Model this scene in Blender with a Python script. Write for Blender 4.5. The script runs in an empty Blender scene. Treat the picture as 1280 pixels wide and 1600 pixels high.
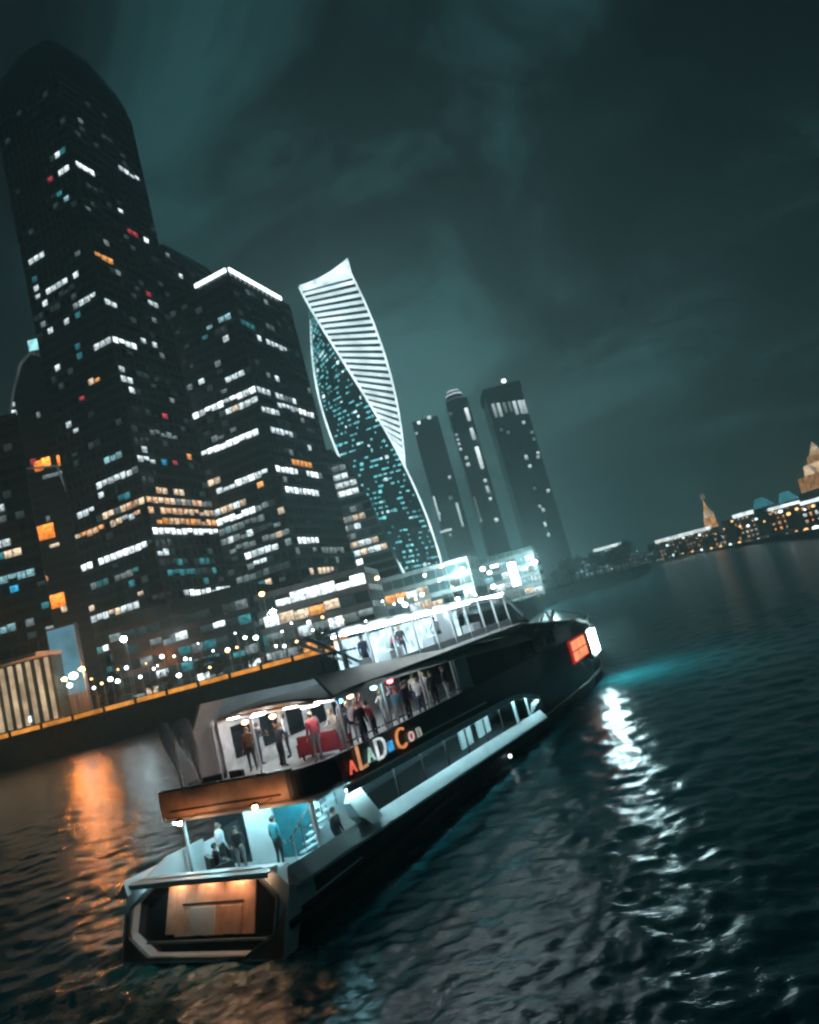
import bpy, math, random
import numpy as np
from mathutils import Vector, Matrix

# ------------------------------------------------------------------ camera / world / light
SC = bpy.context.scene
COL = SC.collection
F, ROLL, YH, H = 1100.0, math.radians(15), 170.0, 8.0      # focal length in px of the 1280x1600 photo, roll, horizon offset, eye height
PIT = math.atan(YH / F)

cam_data = bpy.data.cameras.new('camera')
cam = bpy.data.objects.new('camera', cam_data); COL.objects.link(cam)
cam_data.sensor_fit = 'VERTICAL'; cam_data.sensor_height = 36.0; cam_data.lens = 36.0 * F / 1600.0
cam_data.clip_start = 0.3; cam_data.clip_end = 20000
fwd = Vector((0, math.cos(PIT), math.sin(PIT))); up0 = Vector((0, -math.sin(PIT), math.cos(PIT))); rt0 = Vector((1, 0, 0))
rt = rt0 * math.cos(ROLL) - up0 * math.sin(ROLL); up = up0 * math.cos(ROLL) + rt0 * math.sin(ROLL)
cam.matrix_world = Matrix(((rt.x, up.x, -fwd.x, 0), (rt.y, up.y, -fwd.y, 0), (rt.z, up.z, -fwd.z, H), (0, 0, 0, 1)))
SC.camera = cam

SC.view_settings.view_transform = 'Standard'; SC.view_settings.look = 'None'
SC.view_settings.exposure = 0.0; SC.view_settings.gamma = 1.0; SC.view_settings.use_curve_mapping = False
SC.cycles.use_denoising = True; SC.cycles.filter_width = 2.5
SC.cycles.max_bounces = 4; SC.cycles.use_adaptive_sampling = True; SC.cycles.adaptive_threshold = 0.025; SC.cycles.volume_bounces = 1; SC.cycles.transparent_max_bounces = 12
SC.cycles.sample_clamp_indirect = 4.0; SC.cycles.use_light_tree = True
SC.cycles.caustics_reflective = True; SC.cycles.caustics_refractive = False

W = bpy.data.worlds.new('World'); SC.world = W; W.use_nodes = True
nt = W.node_tree; N = nt.nodes; L = nt.links
for n in list(N): N.remove(n)
def wn(t, **k):
    n = N.new(t)
    for a, v in k.items(): setattr(n, a, v)
    return n
def wmath(op, a, b=None, clamp=False):
    n = wn('ShaderNodeMath', operation=op, use_clamp=clamp)
    for i, v in enumerate((a, b)):
        if v is None: continue
        if isinstance(v, (int, float)): n.inputs[i].default_value = v
        else: L.new(v, n.inputs[i])
    return n.outputs[0]
tc = wn('ShaderNodeTexCoord'); sep = wn('ShaderNodeSeparateXYZ'); L.new(tc.outputs['Generated'], sep.inputs[0])
zc = wmath('MAXIMUM', sep.outputs[2], 0.0)
den = wmath('ADD', zc, 0.22)
comb = wn('ShaderNodeCombineXYZ')
L.new(wmath('DIVIDE', sep.outputs[0], den), comb.inputs[0]); L.new(wmath('DIVIDE', sep.outputs[1], den), comb.inputs[1])
comb.inputs[2].default_value = 0.7
nz = wn('ShaderNodeTexNoise'); nz.inputs['Scale'].default_value = 1.9; nz.inputs['Detail'].default_value = 6; nz.inputs['Roughness'].default_value = 0.58
nz.inputs['Distortion'].default_value = 0.5
L.new(comb.outputs[0], nz.inputs['Vector'])
ramp = wn('ShaderNodeValToRGB'); L.new(nz.outputs['Fac'], ramp.inputs[0])
cr = ramp.color_ramp; cr.elements[0].position = 0.41; cr.elements[0].color = (0.0045, 0.0090, 0.0115, 1)
cr.elements[1].position = 0.66; cr.elements[1].color = (0.030, 0.105, 0.115, 1)
e = cr.elements.new(0.51); e.color = (0.0080, 0.0195, 0.0230, 1)
# city glow on the low cloud: strongest along the horizon over the towers
hor = wmath('POWER', wmath('SUBTRACT', 1.0, zc), 4.2)
hl = wmath('SQRT', wmath('ADD', wmath('MULTIPLY', sep.outputs[0], sep.outputs[0]), wmath('MULTIPLY', sep.outputs[1], sep.outputs[1])))
cdot = wmath('DIVIDE', wmath('ADD', wmath('MULTIPLY', sep.outputs[0], 0.02), wmath('MULTIPLY', sep.outputs[1], 0.9998)), wmath('MAXIMUM', hl, 0.001))
az = wmath('ADD', wmath('MULTIPLY', wmath('POWER', wmath('MAXIMUM', cdot, 0.0), 16.0), 0.93), 0.07)
glow = wmath('MULTIPLY', wmath('MULTIPLY', hor, az), wmath('ADD', wmath('MULTIPLY', nz.outputs['Fac'], 1.5), 0.15))
gcol = wn('ShaderNodeMix', data_type='RGBA', blend_type='ADD'); gcol.inputs[0].default_value = 1.0
gm = wn('ShaderNodeVectorMath', operation='SCALE'); gm.inputs[0].default_value = (0.300, 0.620, 0.610); L.new(glow, gm.inputs['Scale'])
lit = wmath('ADD', wmath('MULTIPLY', wmath('MULTIPLY', wmath('POWER', wmath('MAXIMUM', cdot, 0.0), 8.0), wmath('SUBTRACT', 1.0, zc)), 1.0), 0.42)
cl2 = wn('ShaderNodeVectorMath', operation='SCALE'); L.new(ramp.outputs[0], cl2.inputs[0]); L.new(lit, cl2.inputs['Scale'])
L.new(cl2.outputs[0], gcol.inputs[6]); L.new(gm.outputs[0], gcol.inputs[7])
sky = wn('ShaderNodeTexSky', sky_type='NISHITA'); sky.sun_disc = False
sky.sun_elevation = math.radians(-6); sky.sun_rotation = math.radians(200)
gsky = wn('ShaderNodeMix', data_type='RGBA', blend_type='ADD'); gsky.inputs[0].default_value = 0.05
L.new(gcol.outputs[2], gsky.inputs[6]); L.new(sky.outputs[0], gsky.inputs[7])
bg = wn('ShaderNodeBackground'); bg.inputs[1].default_value = 1.0; L.new(gsky.outputs[2], bg.inputs[0])
wo = wn('ShaderNodeOutputWorld'); L.new(bg.outputs[0], wo.inputs[0])

sd = bpy.data.lights.new('moonlight', 'SUN'); sd.energy = 0.02; sd.angle = math.radians(15); sd.color = (0.75, 0.92, 1.0)
so = bpy.data.objects.new('moonlight', sd); COL.objects.link(so); so.rotation_euler = (math.radians(50), 0, math.radians(20)); so.location = (0, 0, 260)

# ------------------------------------------------------------------ helpers
rnd = random.Random(7)
def ray(px, py):
    dx, dy = px - 640, py - 800
    x = dx * math.cos(ROLL) - dy * math.sin(ROLL); y = dx * math.sin(ROLL) + dy * math.cos(ROLL)
    f_ = F * math.cos(PIT) + y * math.sin(PIT); u_ = F * math.sin(PIT) - y * math.cos(PIT)
    return Vector((x / f_, 1.0, u_ / f_))
def at(px, py, Y): return Vector((0, 0, H)) + ray(px, py) * Y
def hit(px, py, P, d):
    n = Vector((d.y, -d.x, 0)); C = Vector((0, 0, H)); r = ray(px, py)
    Q = C + r * ((P - C).dot(n) / r.dot(n))
    return (Q - P).dot(d), Q.z

MATS = {}
def newmat(name):
    m = bpy.data.materials.new(name); m.use_nodes = True
    return m, m.node_tree.nodes, m.node_tree.links, m.node_tree.nodes['Principled BSDF']
def pm(name, col, rough=0.6, metal=0.0, var=0.25, scale=3.0, bump=0.0, spec=0.5, streak=False):
    if name in MATS: return MATS[name]
    m, n, l, b = newmat(name)
    t = n.new('ShaderNodeTexCoord'); mp = n.new('ShaderNodeMapping'); l.new(t.outputs['Object'], mp.inputs[0])
    if streak: mp.inputs['Scale'].default_value = (1, 1, 0.12)
    x = n.new('ShaderNodeTexNoise'); x.inputs['Scale'].default_value = scale; x.inputs['Detail'].default_value = 5
    l.new(mp.outputs[0], x.inputs['Vector'])
    r = n.new('ShaderNodeValToRGB'); l.new(x.outputs['Fac'], r.inputs[0])
    r.color_ramp.elements[0].position = 0.3; r.color_ramp.elements[1].position = 0.72
    r.color_ramp.elements[0].color = tuple(c * (1 - var) for c in col) + (1,)
    r.color_ramp.elements[1].color = tuple(min(1, c * (1 + var)) for c in col) + (1,)
    l.new(r.outputs[0], b.inputs['Base Color'])
    b.inputs['Metallic'].default_value = metal; b.inputs['Specular IOR Level'].default_value = spec
    mr = n.new('ShaderNodeMapRange'); l.new(x.outputs['Fac'], mr.inputs[0])
    mr.inputs[3].default_value = max(0.02, rough - 0.12); mr.inputs[4].default_value = min(1, rough + 0.12)
    l.new(mr.outputs[0], b.inputs['Roughness'])
    if bump:
        bp = n.new('ShaderNodeBump'); bp.inputs['Strength'].default_value = bump; bp.inputs['Distance'].default_value = 0.05
        l.new(x.outputs['Fac'], bp.inputs['Height']); l.new(bp.outputs[0], b.inputs['Normal'])
    MATS[name] = m; return m
def em(name, col, strength, var=0.6, scale=1.3, sample=False, grad=False):
    """something that gives off light; uneven, as lit rooms and tubes are"""
    if name in MATS: return MATS[name]
    m = bpy.data.materials.new(name); m.use_nodes = True
    n, l = m.node_tree.nodes, m.node_tree.links
    for q in list(n): n.remove(q)
    o = n.new('ShaderNodeOutputMaterial'); e_ = n.new('ShaderNodeEmission'); l.new(e_.outputs[0], o.inputs[0])
    e_.inputs[0].default_value = tuple(col) + (1,)
    t = n.new('ShaderNodeTexCoord'); g = n.new('ShaderNodeNewGeometry'); x = n.new('ShaderNodeTexNoise'); x.inputs['Scale'].default_value = scale; x.inputs['Detail'].default_value = 3
    l.new(g.outputs['Position'], x.inputs['Vector'])
    oi = n.new('ShaderNodeObjectInfo')
    mr = n.new('ShaderNodeMapRange'); l.new(x.outputs['Fac'], mr.inputs[0])
    mr.inputs[1].default_value = 0.32; mr.inputs[2].default_value = 0.68
    mr.inputs[3].default_value = strength * (1 - var); mr.inputs[4].default_value = strength * (1 + var * 0.6)
    m2 = n.new('ShaderNodeMapRange'); l.new(oi.outputs['Random'], m2.inputs[0]); m2.inputs[3].default_value = 1 - 0.55 * var; m2.inputs[4].default_value = 1 + 0.3 * var
    mm = n.new('ShaderNodeMath'); mm.operation = 'MULTIPLY'; l.new(mr.outputs[0], mm.inputs[0]); l.new(m2.outputs[0], mm.inputs[1])
    if grad:
        sx_ = n.new('ShaderNodeSeparateXYZ'); l.new(t.outputs['Object'], sx_.inputs[0])
        gr = n.new('ShaderNodeMapRange'); l.new(sx_.outputs[2], gr.inputs[0]); gr.inputs[1].default_value = -0.5; gr.inputs[2].default_value = 0.45; gr.inputs[3].default_value = 0.45; gr.inputs[4].default_value = 1.25
        m3 = n.new('ShaderNodeMath'); m3.operation = 'MULTIPLY'; l.new(mm.outputs[0], m3.inputs[0]); l.new(gr.outputs[0], m3.inputs[1]); mm = m3
    l.new(mm.outputs[0], e_.inputs[1])
    m.cycles.emission_sampling = 'FRONT_BACK' if sample else 'NONE'
    MATS[name] = m; return m

class MB:
    def __init__(s): s.v = []; s.f = []
    def raw(s, vs, fs):
        k = len(s.v); s.v += [tuple(p) for p in vs]; s.f += [tuple(k + i for i in f) for f in fs]; return s
    def box(s, c, d, rz=0.0):
        x, y, z = (q / 2 for q in d); ca, sa = math.cos(rz), math.sin(rz); P = []
        for sz in (-z, z):
            for sx, sy in ((-x, -y), (x, -y), (x, y), (-x, y)):
                P.append((c[0] + sx * ca - sy * sa, c[1] + sx * sa + sy * ca, c[2] + sz))
        return s.raw(P, [(0, 3, 2, 1), (4, 5, 6, 7), (0, 1, 5, 4), (1, 2, 6, 5), (2, 3, 7, 6), (3, 0, 4, 7)])
    def bar(s, a, b, w, h=None, n=4):
        a, b = Vector(a), Vector(b); d = (b - a).normalized(); h = h or w
        x = d.cross(Vector((0, 0, 1)) if abs(d.z) < 0.95 else Vector((1, 0, 0))).normalized(); y = x.cross(d)
        ph = math.pi / 4 if n == 4 else 0; k = math.sqrt(2) if n == 4 else 1
        P = []
        for q in (a, b):
            for i in range(n):
                t = ph + 2 * math.pi * i / n; P.append(q + x * (math.cos(t) * w / 2 * k) + y * (math.sin(t) * h / 2 * k))
        return s.raw(P, [(i, (i + 1) % n, n + (i + 1) % n, n + i) for i in range(n)] + [tuple(range(n))[::-1], tuple(range(n, 2 * n))])
    def prism(s, pts, z0, z1, inset=0):
        n = len(pts); c = Vector((sum(p[0] for p in pts) / n, sum(p[1] for p in pts) / n))
        top = pts if not inset else [tuple(Vector(p[:2]) + (c - Vector(p[:2])).normalized() * inset) for p in pts]
        P = [(p[0], p[1], z0) for p in pts] + [(p[0], p[1], z1) for p in top]
        return s.raw(P, [tuple(range(n))[::-1], tuple(range(n, 2 * n))] + [(i, (i + 1) % n, n + (i + 1) % n, n + i) for i in range(n)])
    def loft(s, rings, cap=True, closed=True):
        n = len(rings[0]); P = [p for r in rings for p in r]; fs = []
        for j in range(len(rings) - 1):
            for i in range(n if closed else n - 1):
                a, b = j * n + i, j * n + (i + 1) % n; fs.append((a, b, b + n, a + n))
        if cap and closed: fs += [tuple(range(n))[::-1], tuple(range((len(rings) - 1) * n, len(rings) * n))]
        return s.raw(P, fs)
    def lathe(s, c, prof, n=12):
        return s.loft([[(c[0] + r * math.cos(2 * math.pi * i / n), c[1] + r * math.sin(2 * math.pi * i / n), c[2] + z) for i in range(n)] for r, z in prof])
    def build(s, name, mat, parent=None, loc=None, smooth=False, kind=None, label=None):
        me = bpy.data.meshes.new(name); me.from_pydata(s.v, [], s.f); me.update()
        me.materials.append(mat)
        if smooth: me.polygons.foreach_set('use_smooth', [True] * len(me.polygons))
        o = bpy.data.objects.new(name, me); COL.objects.link(o)
        if parent: o.parent = parent
        if loc is not None: o.location = loc
        if kind: o['kind'] = kind
        if label: o['label'] = label
        return o
def thing(name, label, cat, loc=(0, 0, 0), rz=0.0, group=None):
    o = bpy.data.objects.new(name, None); COL.objects.link(o); o.location = loc; o.rotation_euler = (0, 0, rz)
    o.empty_display_size = 0.3
    return tag(o, label, cat, group)
def tag(o, label, cat, group=None):
    o['label'] = label; o['category'] = cat
    if group: o['group'] = group
    return o
_unit = {}
def pane(name, mat, parent, c, d, rz=0.0):
    """one pane / lit window: a thin box, mesh shared per material"""
    key = (name, mat.name)
    if key not in _unit:
        me = bpy.data.meshes.new(name); b = MB().box((0, 0, 0), (1, 1, 1)); me.from_pydata(b.v, [], b.f); me.materials.append(mat); _unit[key] = me
    o = bpy.data.objects.new(name, _unit[key]); COL.objects.link(o); o.parent = parent
    o.location = c; o.scale = d; o.rotation_euler = (0, 0, rz)
    return o

# materials -----------------------------------------------------------------
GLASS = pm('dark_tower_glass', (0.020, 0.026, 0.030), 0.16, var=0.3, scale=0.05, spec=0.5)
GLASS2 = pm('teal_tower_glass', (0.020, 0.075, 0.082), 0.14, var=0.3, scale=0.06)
GLASS3 = pm('podium_glass', (0.030, 0.055, 0.058), 0.2, var=0.4, scale=0.12)
BAND = pm('dark_spandrel', (0.030, 0.034, 0.037), 0.4, metal=0.2, var=0.3, scale=0.2)
STEEL = pm('grey_steel', (0.22, 0.25, 0.26), 0.35, metal=0.6)
CONC = pm('concrete', (0.24, 0.25, 0.25), 0.8, var=0.35, scale=0.3, bump=0.2)
GRAN = pm('granite', (0.075, 0.075, 0.078), 0.7, var=0.4, scale=0.6, bump=0.3)
ASPH = pm('asphalt', (0.05, 0.05, 0.052), 0.8, scale=0.2)
E_ = {
    'w': em('window_white', (0.80, 0.95, 1.0), 1.6, var=0.75, scale=0.9, grad=True), 'W': em('window_bright_white', (0.86, 0.97, 1.0), 3.0, var=0.75, scale=0.9, grad=True), 'c': em('window_cool', (0.45, 0.85, 0.95), 0.9, var=0.75, scale=0.9, grad=True),
    't': em('window_teal', (0.10, 0.55, 0.62), 0.55, var=0.75, scale=0.9, grad=True), 'd': em('window_dim', (0.65, 0.82, 0.84), 0.38, var=0.75, scale=0.9, grad=True), 'o': em('window_orange', (1.0, 0.42, 0.12), 1.7, var=0.75, scale=0.9, grad=True),
    'y': em('window_warm', (1.0, 0.78, 0.55), 1.3, var=0.75, scale=0.9, grad=True), 'p': em('window_peach', (1.0, 0.60, 0.36), 1.25, var=0.75, scale=0.9, grad=True), 'r': em('window_red', (1.0, 0.10, 0.14), 0.8, var=0.75, scale=0.9, grad=True), 'b': em('window_blue', (0.05, 0.55, 0.95), 1.1, var=0.75, scale=0.9, grad=True),
    'f': em('window_faint', (0.40, 0.62, 0.62), 0.085, var=0.75, scale=0.9, grad=True), 'O': em('window_strong_orange', (1.0, 0.27, 0.04), 3.4, var=0.75, scale=0.9, grad=True),
}
LED = em('roof_led', (0.82, 0.97, 1.0), 4.0, var=0.25, sample=True)

LED2 = em('far_roof_led', (0.82, 0.97, 1.0), 3.0, var=0.5, scale=0.1)
g22 = math.radians(22)
dR = Vector((math.sin(g22), math.cos(g22), 0)); dL = Vector((-math.cos(g22), math.sin(g22), 0))

# ------------------------------------------------------------------ water
def make_water():
    fr = np.linspace(-math.radians(48), math.radians(48), 620)
    bk = np.linspace(math.radians(48), math.radians(312), 70)[1:-1]
    ang = np.concatenate([fr, bk]); nA = len(ang)
    rad = np.concatenate([[2.0], np.geomspace(7, 2600, 800)]); nR = len(rad)
    A, R = np.meshgrid(ang, rad); X = R * np.sin(A); Y = R * np.cos(A); Z = np.zeros_like(X)
    rs = np.random.RandomState(3); sp = R * 0.0074
    for i in range(60):
        lam = math.exp(rs.uniform(math.log(0.42), math.log(3.4))); th = math.radians(97) + rs.normal(0, 0.8)
        k = 2 * math.pi / lam; ph = rs.uniform(0, 6.28); amp = 0.0052 * lam ** 0.50 * rs.uniform(0.5, 1.2)
        fade = np.clip((lam / (2.6 * sp)) - 0.6, 0, 1)
        t = k * (X * math.cos(th) + Y * math.sin(th)) + ph
        t = t + 0.5 * np.sin(0.31 * X + 0.17 * Y + i)
        Z += amp * fade * np.sin(t)
    # churned water behind and beside the stern
    hx, hy = math.sin(SHIP_H), math.cos(SHIP_H); lx = (X - SHIP_O.x) * hy - (Y - SHIP_O.y) * hx; ly = (X - SHIP_O.x) * hx + (Y - SHIP_O.y) * hy
    wake = np.exp(-((lx) / (4.5 - 0.25 * np.minimum(ly, 0))) ** 4) * np.clip((1.5 - ly) / 2, 0, 1) * np.exp(-np.maximum(-ly, 0) / 9)
    for i in range(30):
        lam = rs.uniform(0.5, 1.7); th = rs.uniform(0, 6.28); k = 2 * math.pi / lam
        Z += wake * 0.012 * rs.uniform(0.4, 1) * lam * np.sin(k * (X * math.cos(th) + Y * math.sin(th)) + rs.uniform(0, 6.28) + 0.8 * np.sin(1.1 * X + 0.7 * Y + i)) * np.clip(lam / (2.6 * sp) - 0.6, 0, 1)
    fo = np.zeros_like(X)
    for i in range(26):
        lam = rs.uniform(0.6, 3.2); th = rs.uniform(0, 6.28); fo += np.sin(2 * math.pi / lam * (X * math.cos(th) + Y * math.sin(th)) + rs.uniform(0, 6.28))
    side_ = np.exp(-((np.abs(lx) - 4.0) / 0.55) ** 2) * np.clip(ly / 3 + 1, 0, 1) * np.clip((46 - ly) / 6, 0, 1) * 0.14
    fo = np.clip(np.maximum(wake * 1.25, side_) * (0.55 + 0.16 * fo), 0, 1)
    Vv = np.stack([X, Y, Z], -1).reshape(-1, 3)
    i, j = np.meshgrid(np.arange(nR - 1), np.arange(nA), indexing='ij'); j2 = (j + 1) % nA
    Q = np.stack([i * nA + j, i * nA + j2, (i + 1) * nA + j2, (i + 1) * nA + j], -1).reshape(-1, 4)
    me = bpy.data.meshes.new('river_water')
    me.vertices.add(len(Vv)); me.vertices.foreach_set('co', Vv.ravel().astype(np.float32))
    me.loops.add(Q.size); me.loops.foreach_set('vertex_index', Q[:, ::-1].ravel().astype(np.int32))
    me.polygons.add(len(Q)); me.polygons.foreach_set('loop_start', np.arange(0, Q.size, 4, dtype=np.int32))
    me.polygons.foreach_set('use_smooth', np.ones(len(Q), dtype=bool)); me.update(); me.validate()
    me.attributes.new('foam', 'FLOAT', 'POINT').data.foreach_set('value', fo.ravel().astype(np.float32))
    m, n, l, b = newmat('river_water')
    b.inputs['IOR'].default_value = 1.33; b.inputs['Specular Tint'].default_value = (0.62, 1.0, 1.0, 1)
    t = n.new('ShaderNodeNewGeometry')
    def noise(sc, det, stretch=(1, 1, 1)):
        mp = n.new('ShaderNodeMapping'); l.new(t.outputs['Position'], mp.inputs[0]); mp.inputs['Scale'].default_value = stretch; mp.inputs['Rotation'].default_value = (0, 0, 0.35)
        x = n.new('ShaderNodeTexNoise'); x.inputs['Scale'].default_value = sc; x.inputs['Detail'].default_value = det; x.inputs['Distortion'].default_value = 0.6
        l.new(mp.outputs[0], x.inputs['Vector']); return x.outputs['Fac']
    b1 = n.new('ShaderNodeBump'); b1.inputs['Strength'].default_value = 0.4; b1.inputs['Distance'].default_value = 0.09; l.new(noise(1.3, 4, (0.8, 1.2, 1)), b1.inputs['Height'])
    b2 = n.new('ShaderNodeBump'); b2.inputs['Strength'].default_value = 0.55; b2.inputs['Distance'].default_value = 0.035; l.new(noise(6.0, 5, (0.7, 1.2, 1)), b2.inputs['Height'])
    l.new(b1.outputs[0], b2.inputs['Normal']); l.new(b2.outputs[0], b.inputs['Normal'])
    fa_ = n.new('ShaderNodeAttribute'); fa_.attribute_name = 'foam'
    fm = n.new('ShaderNodeMath'); fm.operation = 'MULTIPLY'; fm.use_clamp = True; l.new(fa_.outputs['Fac'], fm.inputs[0])
    fr_ = n.new('ShaderNodeMapRange'); l.new(noise(3.0, 6), fr_.inputs[0]); fr_.inputs[1].default_value = 0.42; fr_.inputs[2].default_value = 0.62; fr_.inputs[4].default_value = 1.2; l.new(fr_.outputs[0], fm.inputs[1])
    cm = n.new('ShaderNodeMix'); cm.data_type = 'RGBA'; l.new(fm.outputs[0], cm.inputs[0]); cm.inputs[6].default_value = (0.006, 0.095, 0.110, 1); cm.inputs[7].default_value = (0.20, 0.27, 0.28, 1); l.new(cm.outputs[2], b.inputs['Base Color'])  # even teal base stands in for the teal glow the water reflects
    rm = n.new('ShaderNodeMapRange'); l.new(fm.outputs[0], rm.inputs[0]); rm.inputs[3].default_value = 0.20; rm.inputs[4].default_value = 0.55; l.new(rm.outputs[0], b.inputs['Roughness'])
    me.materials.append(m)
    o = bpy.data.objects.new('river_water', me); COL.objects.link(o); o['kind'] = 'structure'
    return o
SHIP_H = math.radians(26.5); SHIP_O = Vector((-9.58, 22.5, 0))
make_water()

# ------------------------------------------------------------------ land
def land(name, pts, z0, z1, mat):
    o = MB().prism(pts, z0, z1).build(name, mat); o['kind'] = 'structure'; return o
QY = 160.0; QZ = 6.4
left_bank = [(-420, 152), (-110, QY), (-20, QY), (8, 172), (34, 250), (66, 392), (128, 452), (182, 600), (246, 800), (520, 1720), (760, 2350), (-2300, 2350), (-2300, 152)]
land('ground', left_bank, -3, QZ, GRAN)
right_bank = [(165, 262), (152, 281), (228, 500), (331, 884), (620, 1720), (900, 2350), (2300, 2350), (2300, 200), (420, 200)]
land('far_bank_ground', right_bank, -3, 2.6, GRAN)

# parapet of the quay with glowing orange segments
E_STRIP = em('parapet_orange_light', (1.0, 0.38, 0.06), 0.85, var=0.45, scale=0.5)
def parapet():
    r = thing('quay_parapet', 'long stone quay parapet glowing with an orange light strip', 'parapet', (-111, QY, QZ))
    MB().box((0, 0.45, 0.6), (182, 0.5, 1.2)).box((0, 0.45, 1.55), (182, 0.7, 0.18)).build('wall', GRAN, r)
    x = -90.5
    while x < 89:
        w = 6.6
        pane('light_segment', E_STRIP, r, (x + w / 2, 0.12, 0.98), (w, 0.12, 0.95))
        MB().box((x + w + 0.35, 0.1, 0.95), (0.5, 0.34, 1.9)).build('post', GRAN, r)
        x += w + 0.7
parapet()

# ------------------------------------------------------------------ towers
class Face:
    def __init__(s, P, d, L_, zb, zt, fh, bay, root, nrm):
        s.P, s.d, s.L, s.zb, s.zt, s.fh, s.bay, s.root, s.n = P, d, L_, zb, zt, fh, bay, root, nrm
        s.used = set(); s.nb = max(1, int(L_ / bay)); s.bay = L_ / s.nb
    def put(s, b, f, k, wf=0.94, hf=0.60):
        if b < 0 or b >= s.nb or (b, f) in s.used: return
        z = s.zb + (f + 0.5) * s.fh; hf *= rnd.choice((1, 1, 1, 0.85, 0.6)); z += (0.60 - hf) * s.fh * 0.5 * rnd.choice((1, 1, -1))
        if z < s.zb or z + s.fh / 2 > s.zt: return
        s.used.add((b, f))
        c = s.P + s.d * ((b + 0.5) * s.bay) + s.n * 0.10; c.z = z
        pane('lit_window', E_[k], s.root, c - s.root.location, (s.bay * wf, 0.12, s.fh * hf), math.atan2(s.d.y, s.d.x))
    def strip(s, x0, y0, x1, y1, k, skip=0.0):
        u0, z0 = hit(x0, y0, s.P, s.d); u1, z1 = hit(x1, y1, s.P, s.d)
        if u0 > u1: u0, u1 = u1, u0
        f = int((0.5 * (z0 + z1) - s.zb) // s.fh)
        b0, b1 = int(math.floor(u0 / s.bay + 0.15)), int(math.floor(u1 / s.bay - 0.15))
        for b in range(b0, max(b0, b1) + 1):
            if rnd.random() >= skip: s.put(b, f, rnd.choice(k) if len(k) > 1 else k)
    def dot(s, x, y, k): s.strip(x - 1.5, y, x + 1.5, y, k)
    def scatter(s, n, ks, z0=None, z1=None):
        nf = int((s.zt - s.zb) / s.fh)
        for _ in range(n):
            f = rnd.randrange(nf); z = s.zb + f * s.fh
            if (z0 and z < z0) or (z1 and z > z1): continue
            s.put(rnd.randrange(s.nb), f, rnd.choice(ks))
def tower(name, label, P, LR, LL, zb, zt, fh=4.0, bay=3.0, mat=GLASS, a=dR, b=dL, cap=(), cat='skyscraper', band=BAND):
    """rectangular curtain wall tower: near corner P, one face along a, the other along b"""
    root = thing(name, label, cat, (P.x, P.y, zb))
    P = Vector((P.x, P.y, 0))
    fp = [Vector((0, 0, 0)), a * LR, a * LR + b * LL, b * LL]
    MB().prism([tuple(p[:2]) for p in fp], 0, zt - zb).build('wall', mat, root)
    na = Vector((a.y, -a.x, 0)); nb_ = Vector((-b.y, b.x, 0))
    if na.y > 0: na = -na
    if nb_.y > 0: nb_ = -nb_
    fa = Face(P, a, LR, zb, zt, fh, bay, root, na); fb = Face(P, b, LL, zb, zt, fh, bay, root, nb_)
    m = MB()
    for fc in (fa, fb):
        rz = math.atan2(fc.d.y, fc.d.x); nf = int((zt - zb) / fh)
        for i in range(nf + 1):
            c = fc.d * (fc.L / 2) + fc.n * 0.16; m.box((c.x, c.y, i * fh), (fc.L + 0.2, 0.40, fh * 0.34), rz)
        for j in range(fc.nb + 1):
            c = fc.d * (j * fc.bay) + fc.n * 0.2; m.box((c.x, c.y, (zt - zb) / 2), (0.22, 0.46, zt - zb - 0.1), rz)
    m.build('facade_grid', band, root, kind='stuff')
    z = zt - zb
    if cap == 'round':
        cen = (fp[0] + fp[2]) / 2; sq = [fp[i].lerp(fp[(i + 1) % 4], q / 8) for i in range(4) for q in range(8)]
        rr_ = min(LR, LL) / 2 * 1.12; rings = []
        for dz, sc_, w_ in ((0, 1, 0), (6, 0.985, 0.12), (11, 0.96, 0.25), (16, 0.91, 0.38), (20, 0.83, 0.48), (23, 0.70, 0.55), (24.5, 0.5, 0.6), (25, 0.2, 0.6)):
            rings.append([tuple(cen + (p - cen).lerp((p - cen).normalized() * rr_, w_) * sc_ + Vector((0, 0, z + dz))) for p in sq])
        MB().loft(rings).build('rounded_top', mat, root); cap = ()
    for inset, dz in cap:
        cen = (fp[0] + fp[2]) / 2
        lo = [p + (cen - p).normalized() * inset[0] for p in fp]; hi = [p + (cen - p).normalized() * inset[1] for p in fp]
        MB().loft([[(p.x, p.y, z) for p in lo], [(p.x, p.y, z + dz) for p in hi]]).build('roof_tier', mat, root); z += dz
    return root, fa, fb

# tall rounded-top tower at the left
PA = at(175, 530, 250); PA.z = 0
rA, AR, AL = tower('dark_skyscraper', 'tallest black skyscraper at the left with a rounded top and scattered lit windows', PA, 40, 37, QZ, 261,
                   cap='round')
for s in [(105, 188, 106, 188, 'o'), (120, 188, 124, 188, 'd')]: AL.strip(*s) if s[0] < 110 else AR.strip(*s)
for x, y, k in [(135, 166, 'f'), (164, 179, 'f'), (142, 289, 'f'), (142, 331, 'd'), (186, 331, 'w'), (206, 360, 'r'), (139, 380, 'o'), (170, 388, 'd'), (180, 419, 'd'), (162, 491, 'c'), (143, 520, 't'),
                (188, 580, 'w'), (196, 587, 'w'), (189, 610, 'w'), (204, 614, 'w'), (224, 531, 'w'), (238, 534, 'w'), (255, 555, 'd'), (238, 473, 'w'), (227, 455, 'r'), (238, 502, 'd'), (258, 646, 'r'), (267, 687, 'd'),
                (251, 717, 'b'), (275, 726, 'r'), (206, 771, 'y'), (240, 798, 'p'), (244, 767, 'p'), (296, 715, 'o'), (269, 620, 'd'), (227, 585, 'f'), (250, 600, 'f'), (230, 640, 'f')]: AR.dot(x, y, k)
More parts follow.
